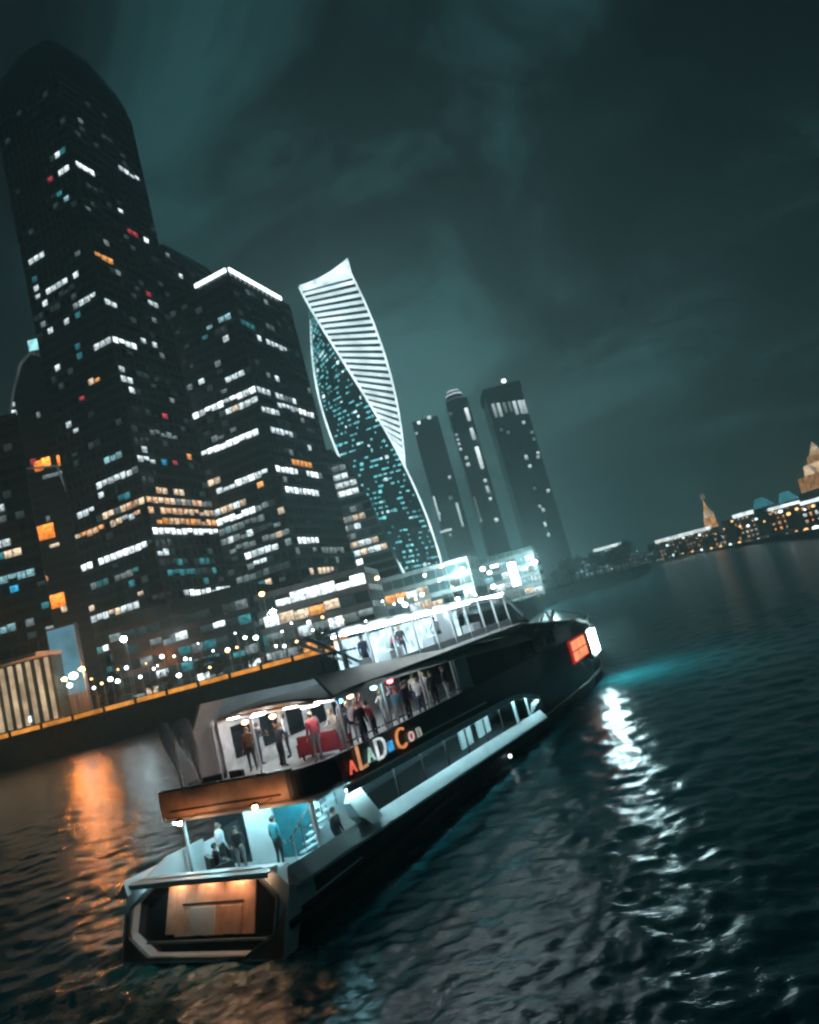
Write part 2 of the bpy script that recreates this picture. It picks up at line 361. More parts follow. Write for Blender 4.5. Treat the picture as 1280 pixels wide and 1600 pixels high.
for x, y, k in [(94, 236, 'w'), (82, 275, 'r'), (103, 320, 'c'), (117, 392, 'd'), (55, 434, 't'), (117, 434, 'w'), (60, 452, 'w'), (68, 477, 'w'), (105, 508, 'w'), (71, 507, 'd'), (75, 515, 'w'), (94, 570, 'w'), (148, 586, 'o'),
                (148, 598, 'y'), (130, 626, 'r'), (106, 668, 'w'), (121, 673, 'w'), (160, 779, 'w'), (186, 773, 't'), (120, 545, 't'), (100, 600, 'f'), (140, 700, 'f')]: AL.dot(x, y, k)
for s in [(90, 268, 106, 257, 'W'), (50, 411, 68, 397, 'w'), (80, 447, 98, 433, 'w'), (57, 468, 77, 450, 'w'), (122, 476, 144, 458, 'wd'), (146, 556, 170, 535, 'w'), (162, 718, 197, 704, 'wc'), (180, 744, 209, 725, 'wd'), (152, 752, 170, 744, 'w'),
          (160, 809, 219, 780, 'ypd'), (129, 806, 144, 798, 'w'), (178, 819, 204, 806, 'yw'), (111, 850, 222, 811, 'ppyo'), (129, 837, 152, 824, 'y'), (155, 875, 230, 838, 'W'), (97, 903, 139, 881, 'wW'), (133, 965, 217, 937, 'wWy'),
          (112, 980, 187, 970, 'wyd'), (145, 925, 165, 915, 'td'), (200, 905, 225, 895, 'tdc'), (180, 905, 200, 898, 'd')]: AL.strip(*s, skip=0.06)
for s in [(113, 255, 147, 260, 'W'), (190, 267, 210, 273, 'w'), (210, 370, 236, 375, 'W'), (144, 397, 168, 401, 'o'), (147, 459, 183, 471, 'wd'), (173, 537, 206, 543, 'Ww'), (233, 671, 275, 673, 'd'), (222, 698, 237, 700, 'w'),
          (211, 724, 244, 726, 'w'), (231, 811, 333, 809, 'ppo'), (255, 794, 333, 793, 'ypp'), (231, 780, 333, 778, 'pyd'), (258, 763, 287, 765, 'y'), (230, 838, 345, 838, 'W'), (233, 866, 259, 858, 'w'), (290, 922, 359, 911, 'wW'),
          (342, 947, 359, 945, 'y'), (317, 984, 364, 975, 'Wd'), (265, 880, 330, 872, 'tdf'), (262, 900, 330, 890, 'tf')]: AR.strip(*s, skip=0.06)
AR.scatter(60, 'ffff'); AL.scatter(50, 'fffft'); AR.scatter(45, 'tfd', 10, 75); AL.scatter(45, 'tfd', 10, 75)

# lower shoulder tower behind it
P2 = PA + dR * 46 + dL * 2
r2, A2R, A2L = tower('shoulder_tower', 'dark slab tower rising behind the tallest skyscraper, level with its shoulder', P2, 34, 22, QZ, 200, cap=[((0, 2), 3)])
for x, y, k in [(284, 433, 'w'), (268, 468, 'w'), (265, 490, 'y'), (259, 479, 'd'), (240, 397, 'f'), (244, 416, 'f'), (290, 560, 'f'), (275, 520, 'd')]: A2R.dot(x, y, k)
A2R.scatter(40, 'fffd')

# tower with lit roof edge
PB = at(400, 607, 255); PB.z = 0
rB, BR, BL = tower('angular_skyscraper', 'black square skyscraper with a glowing white line along its roof edge', PB, 43, 31, QZ, 158)
rzR, rzL = math.atan2(dR.y, dR.x), math.atan2(dL.y, dL.x)
for d_, L0, L1, nrm, rz in ((dR, 0, 36, BR.n, rzR), (dL, 0.4, 16, BL.n, rzL)):
    c = d_ * ((L0 + L1) / 2) + nrm * 0.7; pane('roof_light_strip', LED, rB, (c.x, c.y, 158.4 - QZ), (L1 - L0, 0.6, 1.5), rz)
c = dL * 23 + BL.n * 0.5
MB().box((c.x, c.y, 152), (15, 0.8, 1.2), rzL).build('roof_coping', BAND, rB)
for s in [(324, 513, 364, 498, 'c'), (306, 644, 398, 610, 'Ww'), (308, 657, 360, 634, 'w'), (362, 642, 403, 629, 'wy'), (323, 710, 400, 679, 'W'), (346, 770, 416, 739, 'wW'), (329, 756, 347, 751, 'y'), (355, 592, 375, 588, 'w'),
          (339, 792, 385, 777, 'wy'), (339, 807, 390, 789, 'Ww'), (343, 821, 392, 803, 'W'), (362, 828, 397, 820, 'wd'), (364, 841, 395, 831, 'wd'), (366, 854, 398, 841, 'd'), (390, 872, 434, 857, 'wW'), (398, 884, 436, 874, 'w'), (418, 844, 430, 840, 'd'),
          (385, 830, 430, 815, 'fd'), (380, 900, 440, 885, 'fd'), (395, 800, 430, 790, 'df')]: BL.strip(*s, skip=0.05)
for s in [(375, 500, 390, 505, 't'), (418, 537, 442, 534, 'w'), (400, 610, 423, 618, 'w'), (405, 631, 431, 641, 'w'), (433, 624, 464, 634, 'wd'), (434, 636, 488, 651, 'Ww'), (429, 677, 454, 679, 'w'), (424, 738, 495, 734, 'W'),
          (455, 723, 482, 723, 'o'), (444, 767, 495, 765, 'wW'), (469, 848, 497, 844, 'W'), (503, 859, 533, 857, 'd'), (487, 892, 521, 890, 'y'), (538, 902, 559, 902, 'y'), (441, 856, 461, 851, 'd')]: BR.strip(*s, skip=0.05)
for x, y, k in [(352, 524, 'w'), (323, 531, 't'), (319, 598, 'w'), (362, 667, 'd'), (413, 761, 'o')]: BL.dot(x, y, k)
for x, y, k in [(403, 526, 'w'), (434, 593, 'w'), (483, 700, 'w'), (490, 861, 'd'), (431, 803, 'd'), (425, 777, 'd')]: BR.dot(x, y, k)
BR.scatter(50, 'ffd'); BL.scatter(40, 'ffd'); BL.scatter(60, 'fdt', 10, 60)

# sloping glass block right of it
PC = at(540, 720, 322); PC.z = 0
def sloping_block():
    r = thing('sloping_block', 'glass office block with a slanted right side and white lit rows beside the twisted tower', 'building', (-20, 322, QZ))
    prof = [(-34, 0), (14.5, 0), (9, 26), (2.5, 66), (-3, 82), (-8, 90), (-34, 92)]
    n = len(prof); P = [(x, 0, z) for x, z in prof] + [(x, 34, z) for x, z in prof]
    MB().raw(P, [tuple(range(n)), tuple(range(n, 2 * n))[::-1]] + [(i, n + i, n + (i + 1) % n, (i + 1) % n) for i in range(n)]).build('wall', GLASS3, r)
    m = MB()
    def right(z):
        for (x0, z0), (x1, z1) in zip(prof[1:5], prof[2:6]):
            if z0 <= z <= z1: return x0 + (x1 - x0) * (z - z0) / (z1 - z0)
        return 0
    for i in range(21):
        z = i * 4.1 + 2; x1 = right(z); m.box(((-34 + x1) / 2, -0.16, z - 2), (34 + x1 - 0.2, 0.4, 1.2))
    m.build('facade_grid', CONC, r, kind='stuff')
    used = set()
    for x0, y0, x1, y1, k in [(503, 757, 540, 749, 'w'), (505, 772, 553, 761, 'wy'), (510, 785, 556, 772, 'Ww'), (526, 808, 567, 802, 'yd'), (536, 823, 562, 818, 'wd'), (543, 851, 585, 839, 'yw'), (548, 864, 590, 851, 'wy'), (556, 877, 566, 874, 'W'), (508, 735, 530, 730, 'd'), (525, 795, 560, 790, 'df'), (540, 836, 580, 828, 'df')]:
        a, b = at(x0, y0, 322), at(x1, y1, 322); f = int((0.5 * (a.z + b.z) - QZ) // 4.1)
        u = a.x + 20
        while u < b.x + 20:
            key = (round(u / 3.2), f)
            if key not in used and u + 3 < right(f * 4.1 + 2): used.add(key); pane('lit_window', E_[rnd.choice(k)], r, (key[0] * 3.2 + 1.5, -0.06, f * 4.1 + 2.1), (2.8, 0.12, 2.6))
            u += 3.2
sloping_block()

# twisted tower
def twisted():
    cx, cy, r_, rate = -14.5, 480.0, 26.5, math.radians(0.655)
    zt = 250.0
    root = thing('twisted_tower', 'spiralling glass tower with white lit ribs and edge lines', 'skyscraper', (cx, cy, QZ))
    def cor(i, z, k=1.0):
        a = math.radians(225) + i * math.pi / 2 + rate * (zt - z)
        return Vector((math.cos(a) * r_ * k, math.sin(a) * r_ * k, z - QZ))
    nz_ = 64; zs = [QZ + (zt - QZ) * i / nz_ for i in range(nz_ + 1)]
    m = MB(); sub = 6
    rings = []
    for z in zs:
        ring = []
        for i in range(4):
            a, b = cor(i, z, 0.985), cor(i + 1, z, 0.985)
            for q in range(sub): ring.append(a.lerp(b, q / sub))
        rings.append(ring)
    m.loft(rings); m.build('wall', GLASS2, root, smooth=False)
    # four corner edge lines
    EDGE = em('tower_edge_light', (0.78, 0.96, 1.0), 2.0, var=0.35, scale=0.08, sample=True)
    for i in range(4):
        m = MB(); w = 0.75
        rings = []
        for z in zs + [zt + (9 if i == 1 else 4 if i in (0, 2) else 1.0)]:
            c = cor(i, z, 1.0); o = c.copy(); o.z = 0; o.normalize(); t = Vector((-o.y, o.x, 0))
            rings.append([tuple(c + o * w), tuple(c + t * w), tuple(c - o * w), tuple(c - t * w)])
        m.loft(rings).build('edge_line', EDGE, root)
    # lit ribs on the right hand face (corner 0 to corner 1)
    RIB = em('tower_rib_light', (0.74, 0.95, 1.0), 1.9, var=0.35, scale=0.06, sample=True)
    z = zt - 3
    while z > 112:
        a, b = cor(0, z, 1.0), cor(1, z, 1.0); d = (b - a); Ln = d.length; d.normalize(); nrm = Vector((d.y, -d.x, 0))
        mb = MB()
        for q in range(2):
            pass
        mb.bar(a + d * 0.8 + nrm * 0.1, b - d * 0.8 + nrm * 0.1, 1.1, 2.1).build('lit_rib', RIB, root); z -= 4.75
    # crown
    m = MB(); top = [cor(i, zt) for i in range(4)]; hs = [5.0, 15.5, 6.5, 2.5]
    for i in (0, 1, 3):
        a, b = top[i], top[(i + 1) % 4]; h0, h1 = hs[i], hs[(i + 1) % 4]
        for q in range(10):
            p0, p1 = a.lerp(b, q / 10), a.lerp(b, (q + 1) / 10)
            e0, e1 = h0 + (h1 - h0) * (q / 10) ** 2, h0 + (h1 - h0) * ((q + 1) / 10) ** 2
            c = Vector((0, 0, top[0].z)); i0, i1 = p0.lerp(c, 0.02), p1.lerp(c, 0.02)
            m.raw([p0, p1, p1 + Vector((0, 0, e1)), p0 + Vector((0, 0, e0)), i0, i1, i1 + Vector((0, 0, e1)), i0 + Vector((0, 0, e0))],
                  [(0, 1, 2, 3), (7, 6, 5, 4), (3, 2, 6, 7), (0, 4, 5, 1)])
    m.build('crown', em('tower_crown_light', (0.75, 0.95, 1.0), 2.0, var=0.5, scale=0.12, sample=True), root)
    # small lit windows on the two other visible faces
    cnt = 0
    DOTS = [em('tower_dot_teal', (0.20, 0.80, 0.86), 1.5), em('tower_dot_white', (0.70, 0.97, 1.0), 2.2), em('tower_dot_dim', (0.10, 0.46, 0.50), 0.6)]
    rr = random.Random(5); extra = MB()
    for face in (3, 2):
        lim = 205 if face == 3 else 90
        while lim > 0:
            z = QZ + 12 + 3.6 * rr.randrange(0, 62); u = rr.random() * 0.94 + 0.03
            if z > zt - 12: continue
            z2 = z + 1.4 * (rr.random() < 0.4)
            a, b = cor(face, z), cor(face + 1, z); d = (b - a).normalized(); nrm = Vector((d.y, -d.x, 0)); p = a.lerp(b, u) + nrm * 0.22
            if nrm.y > 0.25: lim -= 1 if rr.random() < 0.5 else 0; continue
            dens = 0.25 + 0.75 * (0.5 + 0.5 * math.sin(z * 0.11 + u * 7.0) * math.cos(z * 0.05 - u * 5))
            if rr.random() > dens: continue
            if rr.random() < 0.78: extra.box(p, (rr.choice((1.0, 1.6, 2.6)), 0.3, rr.choice((0.9, 1.3))), math.atan2(d.y, d.x)); lim -= 0.22
            else: pane('lit_window', DOTS[rr.choice((0, 0, 1, 1, 2, 2))], root, p, (rr.choice((1.0, 1.5, 2.4)), 0.3, rr.choice((1.0, 1.5, 2.2))), math.atan2(d.y, d.x)); lim -= 1; cnt += 1
    extra.build('small_lit_window', DOTS[0], root, kind='stuff')
twisted()

# left curved glass tower with orange rooms
def curved_tower():
    r = thing('curved_glass_tower', 'curved glass tower at the left edge with orange lit rooms and pale outlines', 'building', (-145, 285, QZ))
    prof = [(-13.5, 0), (10.5, 0), (10.3, 82), (11.0, 120), (12.0, 146), (8, 154), (4, 156), (-1, 152), (-6, 141), (-10, 128), (-12.6, 110), (-13.5, 95)]
    n = len(prof); P = [(x, 0, z) for x, z in prof] + [(x, 30, z) for x, z in prof]
    MB().raw(P, [tuple(range(n)), tuple(range(n, 2 * n))[::-1]] + [(i, n + i, n + (i + 1) % n, (i + 1) % n) for i in range(n)]).build('wall', GLASS3, r)
    PALE = em('pale_edge_glow', (0.62, 0.80, 0.82), 0.13, var=0.6, scale=0.1)  # faint glow put into the metal trim so the outlines show
    m = MB()
    for a, b in zip(prof[1:], prof[2:]): m.bar((a[0], -0.2, a[1]), (b[0], -0.2, b[1]), 0.9, 0.9)
    m.build('edge_trim', PALE, r)
    m = MB()
    for a, b in (((-12, 84), (-8.5, 106)), ((-8.5, 106), (6.5, 103.5)), ((6.5, 103.5), (10, 84))): m.bar((a[0], -0.6, a[1]), (b[0], -0.6, b[1]), 0.7, 0.7)
    m.build('gable_trim', PALE, r)
    m = MB()
    for i in range(37):
        z = i * 4.0
        xl = -13.3 if z < 95 else np.interp(z, [95, 110, 128, 141, 152], [-13.3, -12.4, -9.8, -5.8, -0.8]); m.box(((xl + 10.2) / 2, -0.1, z), (10.2 - xl, 0.3, 1.2))
    m.build('facade_grid', BAND, r, kind='stuff')
    for x, y, k, w, h in [(52, 722, 'r', 2.4, 3), (60, 728, 'O', 3.6, 4.4), (72, 722, 'O', 3.4, 4.0), (97, 718, 'O', 4.2, 4.6), (83, 742, 'd', 9, 1.6), (68, 832, 'O', 9.0, 6.2), (85, 852, 'y', 4.0, 1.4), (85, 940, 'O', 8.6, 5.6), (70, 905, 'o', 2.5, 2.0), (20, 632, 'w', 1.6, 2), (22, 645, 'w', 1.8, 2.4),
                          (60, 648, 'd', 1.5, 2.6), (75, 810, 'd', 1.6, 2), (100, 952, 'y', 2.2, 2.2), (60, 880, 'o', 2.6, 1.8), (82, 545, 'p', 3.2, 3.0), (88, 535, 'd', 3, 2.4)]:
        p = at(x, y, 284.4); pane('lit_window', E_[k], r, (p.x + 145, -0.5, p.z - QZ), (w, 0.2, h))
    s = at(52, 532, 283); g = thing('rooftop_sign', 'glowing cyan sign box on the curved glass tower roof', 'sign', (s.x, 284.2, 160))
    MB().box((0, 0, 1.0), (0.5, 0.4, 3.2)).build('post', STEEL, g)
    MB().box((0, 0, 5.0), (6.2, 0.9, 5.6)).build('casing', STEEL, g)
    pane('sign_face', em('cyan_sign', (0.42, 0.97, 1.0), 1.6, var=0.5, scale=0.5), g, (0, -0.5, 5.0), (5.6, 0.15, 5.0))
curved_tower()

# dark slab cut by the left picture edge
rE, ER, EL = tower('edge_slab', 'dark slab building cut off by the left edge of the picture', Vector((-121.5, 228, 0)), 26, 40, QZ, 112, a=Vector((-0.5, 0.866, 0)), b=Vector((-1, 0, 0)), cat='building')
for x, y, k in [(6, 800, 'w'), (10, 812, 'd'), (18, 925, 'b'), (8, 770, 'f'), (20, 700, 'f')]: EL.dot(x, y, k)
for s in [(0, 850, 12, 846, 'w'), (5, 905, 50, 893, 'wc'), (0, 870, 22, 865, 'ty'), (25, 858, 35, 855, 'y'), (8, 982, 14, 980, 'c')]: EL.strip(*s)
EL.scatter(40, 'ftd', 10, 70); EL.scatter(20, 'f')

# podium block with wide shop windows
rP, PRr, PLl = tower('podium_block', 'long low block with wide white shop windows at the foot of the towers', Vector((-17, 200, 0)), 22, 44, QZ, 26.5, fh=5.0, bay=4.4, a=Vector((0.1, 0.995, 0)), b=Vector((-1, 0.0, 0)), mat=GLASS3, cat='building', band=CONC)
for s in [(440, 945, 565, 915, 'W'), (455, 962, 520, 950, 'yo'), (470, 975, 510, 968, 'wd'), (430, 960, 450, 955, 'W')]: PLl.strip(*s, skip=0.04)
PLl.scatter(24, 'dfty')
rM, MRr, MLl = tower('glass_pavilion', 'low teal glass block between the tall towers and the quay', Vector((-50, 196, 0)), 26, 40, QZ, 31, fh=4.2, bay=3.4, a=Vector((0.12, 0.993, 0)), b=Vector((-1, 0.0, 0)), mat=GLASS3, cat='building', band=BAND)
MLl.scatter(70, 'tffdffdw'); 
for s in [(205, 985, 245, 972, 'td'), (290, 925, 355, 912, 'wc'), (320, 980, 366, 970, 'W'), (270, 1010, 330, 995, 'df')]: MLl.strip(*s, skip=0.15)
rK, KR, KL = tower('riverside_arcade', 'low lit arcade building below the twisted tower', Vector((14, 232, 0)), 20, 44, QZ, 24, fh=4.4, bay=3.6, a=Vector((0.25, 0.968, 0)), b=Vector((-1, 0.0, 0)), mat=GLASS3, cat='building', band=CONC)
KL.scatter(70, 'yodwWffd')
rV, VR, VL = tower('terrace_block', 'plain lit terrace building at the foot of the hazy towers', Vector((46, 300, 0)), 20, 46, QZ, 27, fh=4.4, bay=3.6, a=Vector((0.25, 0.968, 0)), b=Vector((-1, 0.0, 0)), mat=GLASS3, cat='building', band=CONC)
VL.scatter(50, 'ydwcWffd')

for fc, ks in ((MLl, 'wdcdyfW'), (PLl, 'wWydo'), (KL, 'wWyoyd'), (VL, 'wWycd')):
    for f in (0, 1):
        for q in range(fc.nb):
            if rnd.random() < (0.95 if f == 0 else 0.6): fc.put(q, f, rnd.choice(ks))
AL.scatter(60, 'wcdtyW', 8, 48); AR.scatter(60, 'wcdtyW', 8, 48); BL.scatter(70, 'wcdyW', 8, 60); BR.scatter(40, 'dfyw', 8, 40)
# gold finned hall + blue column + bright panel at lower left
def fin_hall():
    r = thing('finned_hall', 'low hall with glowing golden vertical fins at the lower left bank', 'building', (-104, 172, QZ))
    MB().box((0, 6, 8.6), (19.5, 11, 17.2)).build('wall', GLASS3, r)
    MB().box((0, -0.2, 17.6), (20.5, 13, 0.9)).build('roof', CONC, r)
    MB().box((0, -0.4, 0.9), (20.5, 2.2, 1.8)).build('plinth', CONC, r)
    FIN = em('gold_fin_light', (1.0, 0.74, 0.46), 0.62, var=0.5, scale=0.25)
    for i in range(9): pane('lit_fin', FIN, r, (-9 + i * 2.2, -0.3 + 0.12 * (i - 4) ** 2 * 0.3, 9.3), (0.75, 0.8, 15.0))
    for x in (-8, 2.4): pane('lit_window', E_['W'], r, (x, -0.45, 3.2), (1.1, 0.3, 1.5))
fin_hall()
def column_sign():
    r = thing('blue_advert_column', 'pale blue glowing advertising column beside the golden finned hall', 'advert column', (-93.4, 178, QZ))
    MB().box((0, 0.4, 12), (7.6, 1.4, 24)).build('casing', STEEL, r)
    pane('lit_face', em('pale_blue_panel', (0.25, 0.62, 0.80), 0.55, var=0.35, scale=0.2), r, (0, -0.4, 15.0), (7.0, 0.2, 17.0))
column_sign()

# hazy distant towers
def far_tower(name, label, x0, x1, zt, marks, crown=None, Y=900.0, x0b=None, x1b=None):
    w = x1 - x0; r = thing(name, label, 'skyscraper', ((x0 + x1) / 2, Y, QZ))
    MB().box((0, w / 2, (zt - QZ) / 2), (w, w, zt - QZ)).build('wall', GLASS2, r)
    m = MB()
    for i in range(int((zt - QZ) / 8)): m.box((0, -0.2, i * 8.0), (w + 0.4, 0.8, 2.0))
    for i in range(int(w / 6) + 1): m.box((-w / 2 + i * w / int(w / 6), -0.4, (zt - QZ) / 2), (0.8, 0.9, zt - QZ - 0.2))
    m.build('facade_grid', BAND, r, kind='stuff')
    for X0, Y0, X1, Y1, k, th in marks:
        a = at(600 + X0 / 3.765, 560 + Y0 / 3.765, Y); b = at(600 + X1 / 3.765, 560 + Y1 / 3.765, Y)
        cx = (a.x + b.x) / 2; cx = min(max(cx, x0 + th / 2), x1 - th / 2)
        horiz = abs(a.x - b.x) > abs(a.z - b.z)
        pane('lit_window', E_[k], r, (cx - (x0 + x1) / 2, -0.9, (a.z + b.z) / 2 - QZ), (max(abs(a.x - b.x), th) if horiz else th, 0.5, th if horiz else max(abs(a.z - b.z), th)))
    return r
far_tower('hazy_tower', 'faint hazy tower directly right of the twisted tower', 34, 68, 262, [(265, 350, 268, 350, 'W', 4.5), (205, 380, 208, 380, 'W', 4.5), (185, 445, 187, 445, 'w', 3.5), (385, 700, 388, 700, 'w', 4), (285, 815, 320, 960, 'w', 2.6), (430, 850, 462, 990, 'w', 3.2), (330, 1025, 400, 1005, 'w', 3), (390, 820, 395, 820, 'd', 5), (310, 920, 312, 920, 'w', 4), (390, 1040, 392, 1040, 'w', 3)])
r = far_tower('slender_hazy_tower', 'slender hazy tower with a lit crown and a bright vertical line', 84, 112, 276,
    [(485, 290, 500, 370, 'W', 4.5), (510, 410, 535, 480, 'w', 4.5), (545, 520, 580, 650, 'W', 5), (595, 710, 598, 730, 'w', 4), (605, 750, 615, 790, 'w', 4), (625, 825, 627, 828, 'w', 4), (425, 450, 427, 452, 'w', 3.5), (430, 480, 432, 482, 'w', 3.5), (440, 505, 442, 507, 'w', 3.5), (450, 535, 452, 537, 'w', 3.5),
     (485, 585, 487, 587, 'w', 4), (495, 625, 497, 627, 'w', 5), (388, 328, 390, 328, 'd', 4), (525, 815, 560, 960, 'd', 3), (660, 950, 664, 952, 'w', 5), (560, 955, 563, 957, 'w', 3.5), (540, 440, 545, 500, 'd', 2.5)])
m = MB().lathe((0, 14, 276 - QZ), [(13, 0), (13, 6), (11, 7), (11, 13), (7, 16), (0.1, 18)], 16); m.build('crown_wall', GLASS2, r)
for z, q in ((2.5, 13.3), (9.5, 11.3), (14.5, 8.5)): MB().lathe((0, 14, 276 - QZ + z), [(q - 1, 0), (q, 0), (q, 1.6), (q - 1, 1.6)], 20).build('crown_light', E_['d' if z < 9 else 'w'], r)
r = far_tower('capped_hazy_tower', 'broad hazy tower with a dark cap, vertical light bars and a rooftop beacon', 136, 184, 268,
    [(650 + i * 31, 265 - i * 4, 652 + i * 31, 350 - i * 4 - (20 if i in (2, 3) else 0), 'w' if i in (0, 1, 4, 5, 6) else 'd', 4.2) for i in range(7)] +
    [(820, 378, 822, 378, 'w', 4), (870, 435, 872, 437, 'd', 4), (880, 475, 882, 477, 'd', 4), (830, 570, 845, 595, 'w', 4), (850, 630, 868, 640, 'w', 4), (905, 555, 907, 557, 'w', 3.5), (905, 580, 907, 582, 'w', 4), (880, 765, 890, 765, 'd', 4), (965, 778, 967, 780, 'w', 4.5), (915, 870, 917, 872, 'w', 3.5), (935, 890, 938, 893, 'w', 4.5), (945, 960, 950, 990, 'w', 3.5), (965, 1035, 970, 1045, 'w', 4), (690, 420, 692, 422, 'd', 3.5), (730, 435, 732, 437, 'd', 4)])
MB().box((0, 23, 268 - QZ + 5.5), (51, 50, 11)).build('roof_cap', BAND, r)
b = at(790, 596, 899)
MB().bar((b.x - 160, 10, 268 - QZ + 11), (b.x - 160, 10, 268 - QZ + 16), 1.2).build('beacon_mast', STEEL, r)
MB().lathe((b.x - 160, 10, 268 - QZ + 16), [(0.3, 0), (2.6, 1.2), (3.2, 3), (2.6, 4.8), (0.3, 6)], 10).build('beacon', em('beacon_light', (0.8, 0.98, 1.0), 7.0, var=0.1), r)

# ------------------------------------------------------------------ street lamps on the left bank
ORD = ['first', 'second', 'third', 'fourth', 'fifth', 'sixth', 'seventh', 'eighth', 'ninth', 'tenth', 'eleventh', 'twelfth', 'thirteenth', 'fourteenth', 'fifteenth', 'sixteenth', 'seventeenth', 'eighteenth', 'nineteenth', 'twentieth']
ORD += [t_ + '-' + o_ for t_ in ('twenty', 'thirty') for o_ in ORD[:9]]; ORD.insert(29, 'thirtieth')
LW = em('lamp_white', (0.85, 0.98, 1.0), 26, var=0.1, sample=True); LO = em('lamp_orange', (1.0, 0.50, 0.18), 16, var=0.1, sample=True); LF = em('lamp_city_flood', (0.62, 0.97, 1.0), 2000, var=0.1, sample=True); LS = em('lamp_sodium_flood', (1.0, 0.25, 0.025), 1000, var=0.1, sample=True); LM = em('lamp_plaza', (0.75, 0.97, 1.0), 160, var=0.1, sample=True); LB = em('lamp_very_bright', (0.9, 1.0, 1.0), 20, var=0.1, sample=True)
def lamp(px, py, Y, m, rad, label, zb=QZ):
    p = at(px, py, Y); r = thing('street_lamp', label, 'street lamp', (p.x, Y, zb), 0, 'street lamps along the banks')
    h = p.z - zb
    MB().lathe((0, 0, 0), [(0.28, 0), (0.2, 0.6), (0.12, 0.9), (0.09, h)], 8).build('pole', STEEL, r)
    MB().bar((0, 0, h), (0, -0.8, h + 0.25), 0.12).build('arm', STEEL, r)
    MB().lathe((0, -0.9, h - rad * 0.4), [(0.1, 0), (rad * 0.8, rad * 0.3), (rad, rad * 0.8), (rad * 0.8, rad * 1.3), (0.1, rad * 1.6)], 10).build('lamp_globe', m, r, smooth=True)
lamp(118, 1058, 176, LB, 1.0, 'dazzling white floodlamp in front of the pale blue advertising column')
lamp(112, 1072, 174, LW, 0.6, 'smaller white lamp just below the dazzling floodlamp by the blue column')
lamp(131, 1046, 171, LS, 0.45, 'orange sodium floodlamp between the blue column and the first quay tree')
lamp(104, 1062, 169, LS, 0.45, 'added orange floodlamp for the glow on the water, in front of the pale blue column')  # second floodlamp added to widen the orange patch on the water
lamp(196, 1000, 178, LM, 0.75, 'tall white lamp standing alone in front of the tallest tower')
lamp(428, 958, 178, LM, 0.75, 'tall white lamp in front of the podium shop windows')
lamp(411, 930, 181, LO, 0.7, 'orange lamp just left of the white lamp by the podium')
lamp(590, 905, 200, LO, 0.65, 'orange lamp below the slanted glass block')
lamp(690, 886, 220, LO, 0.7, 'orange lamp at the right foot of the twisted tower')
lamp(627, 940, 205, LM, 0.6, 'white lamp above the middle of the boat roof')
lamp(664, 900, 215, LW, 0.45, 'small white lamp left of the orange lamp at the twisted tower foot')
lamp(738, 905, 260, LW, 0.8, 'white lamp left of the tall bright light mast')
lamp(765, 896, 280, LW, 0.8, 'white lamp under the slender hazy tower')
lamp(722, 893, 224, LF, 0.8, 'glaring white floodlamp at the base of the hazy towers')
lamp(835, 880, 286, LF, 0.8, 'glaring white floodlamp between the light mast and the dark trees')
lamp(808, 880, 330, LW, 0.6, 'small white lamp right of the tall light mast')
i = 0
for px, py, Y, m, rd in [(150, 1075, 165, LW, 0.3), (162, 1068, 166, LO, 0.28), (187, 1065, 164, LW, 0.45), (222, 1058, 164, LW, 0.3), (243, 1045, 166, LW, 0.26), (282, 1056, 164, LW, 0.5), (292, 1030, 170, LW, 0.36), (330, 1043, 165, LO, 0.25),
                         (358, 1015, 168, LW, 0.35), (372, 1012, 168, LO, 0.25), (446, 1010, 166, LW, 0.35), (465, 1003, 167, LO, 0.3), (490, 985, 170, LW, 0.25), (505, 965, 175, LO, 0.3)]:
    lamp(px, py, Y, m, rd, f'{ORD[i]} small lamp from the left along the orange quay'); i += 1
rl = random.Random(21); cl_ = []
for k in range(38):
    px = 150 + k * 18.4 + rl.uniform(-7, 7); cl_.append((px, 1098 - (px - 130) * 0.262 - rl.uniform(4, 46), 168 + rl.uniform(0, 22), rl.choice((LW, LW, LW, LO)), rl.choice((0.14, 0.2, 0.3, 0.45, 0.6))))
for k, (px, py, Y, m, rd) in enumerate(cl_): lamp(px, py, Y, m, rd, f'street lamp, {ORD[k]} from the left in the second row behind the quay')
# bright light mast
p = at(803, 897, 300)
r = thing('light_mast', 'tall bright white light mast below the slender hazy tower', 'light mast', (p.x, 300, QZ))
MB().box((0, 0, 3), (1.0, 1.0, 6)).build('pole', STEEL, r); MB().box((0, 0, p.z - QZ), (3.2, 1.2, 10)).build('light_panel', em('mast_light', (0.85, 0.98, 1.0), 16, var=0.2, sample=True), r)

# ------------------------------------------------------------------ trees
LEAF = pm('dark_leaves', (0.045, 0.062, 0.040), 0.7, var=0.5, scale=1.5); BARK = pm('bark', (0.06, 0.05, 0.04), 0.9, scale=4)
def crown_mesh(seed, rx, rz):
    rr = random.Random(seed); m = MB(); cl = []
    for _ in range(16):
        t = rr.uniform(0, 6.28); q = rr.uniform(0.1, 0.8); cl.append((math.cos(t) * rx * q, math.sin(t) * rx * q, rz * rr.uniform(-0.75, 0.85), rr.uniform(0.25, 0.5) * rx))
    for cx, cy, cz, cr_ in cl:
        for _ in range(46):
            d = Vector((rr.gauss(0, 1), rr.gauss(0, 1), rr.gauss(0, 0.8))).normalized() * cr_ * rr.uniform(0.4, 1.1)
            p = Vector((cx, cy, cz)) + d; a = Vector((rr.gauss(0, 1), rr.gauss(0, 1), rr.gauss(0, 1))).normalized(); b_ = a.orthogonal().normalized(); s = rx * rr.uniform(0.06, 0.13)
            m.raw([p - a * s, p + b_ * s * 0.6, p + a * s, p - b_ * s * 0.6], [(0, 1, 2, 3)])
    return m
crowns = [crown_mesh(i, 5.5, 5.5).build('crown', LEAF) for i in range(4)]
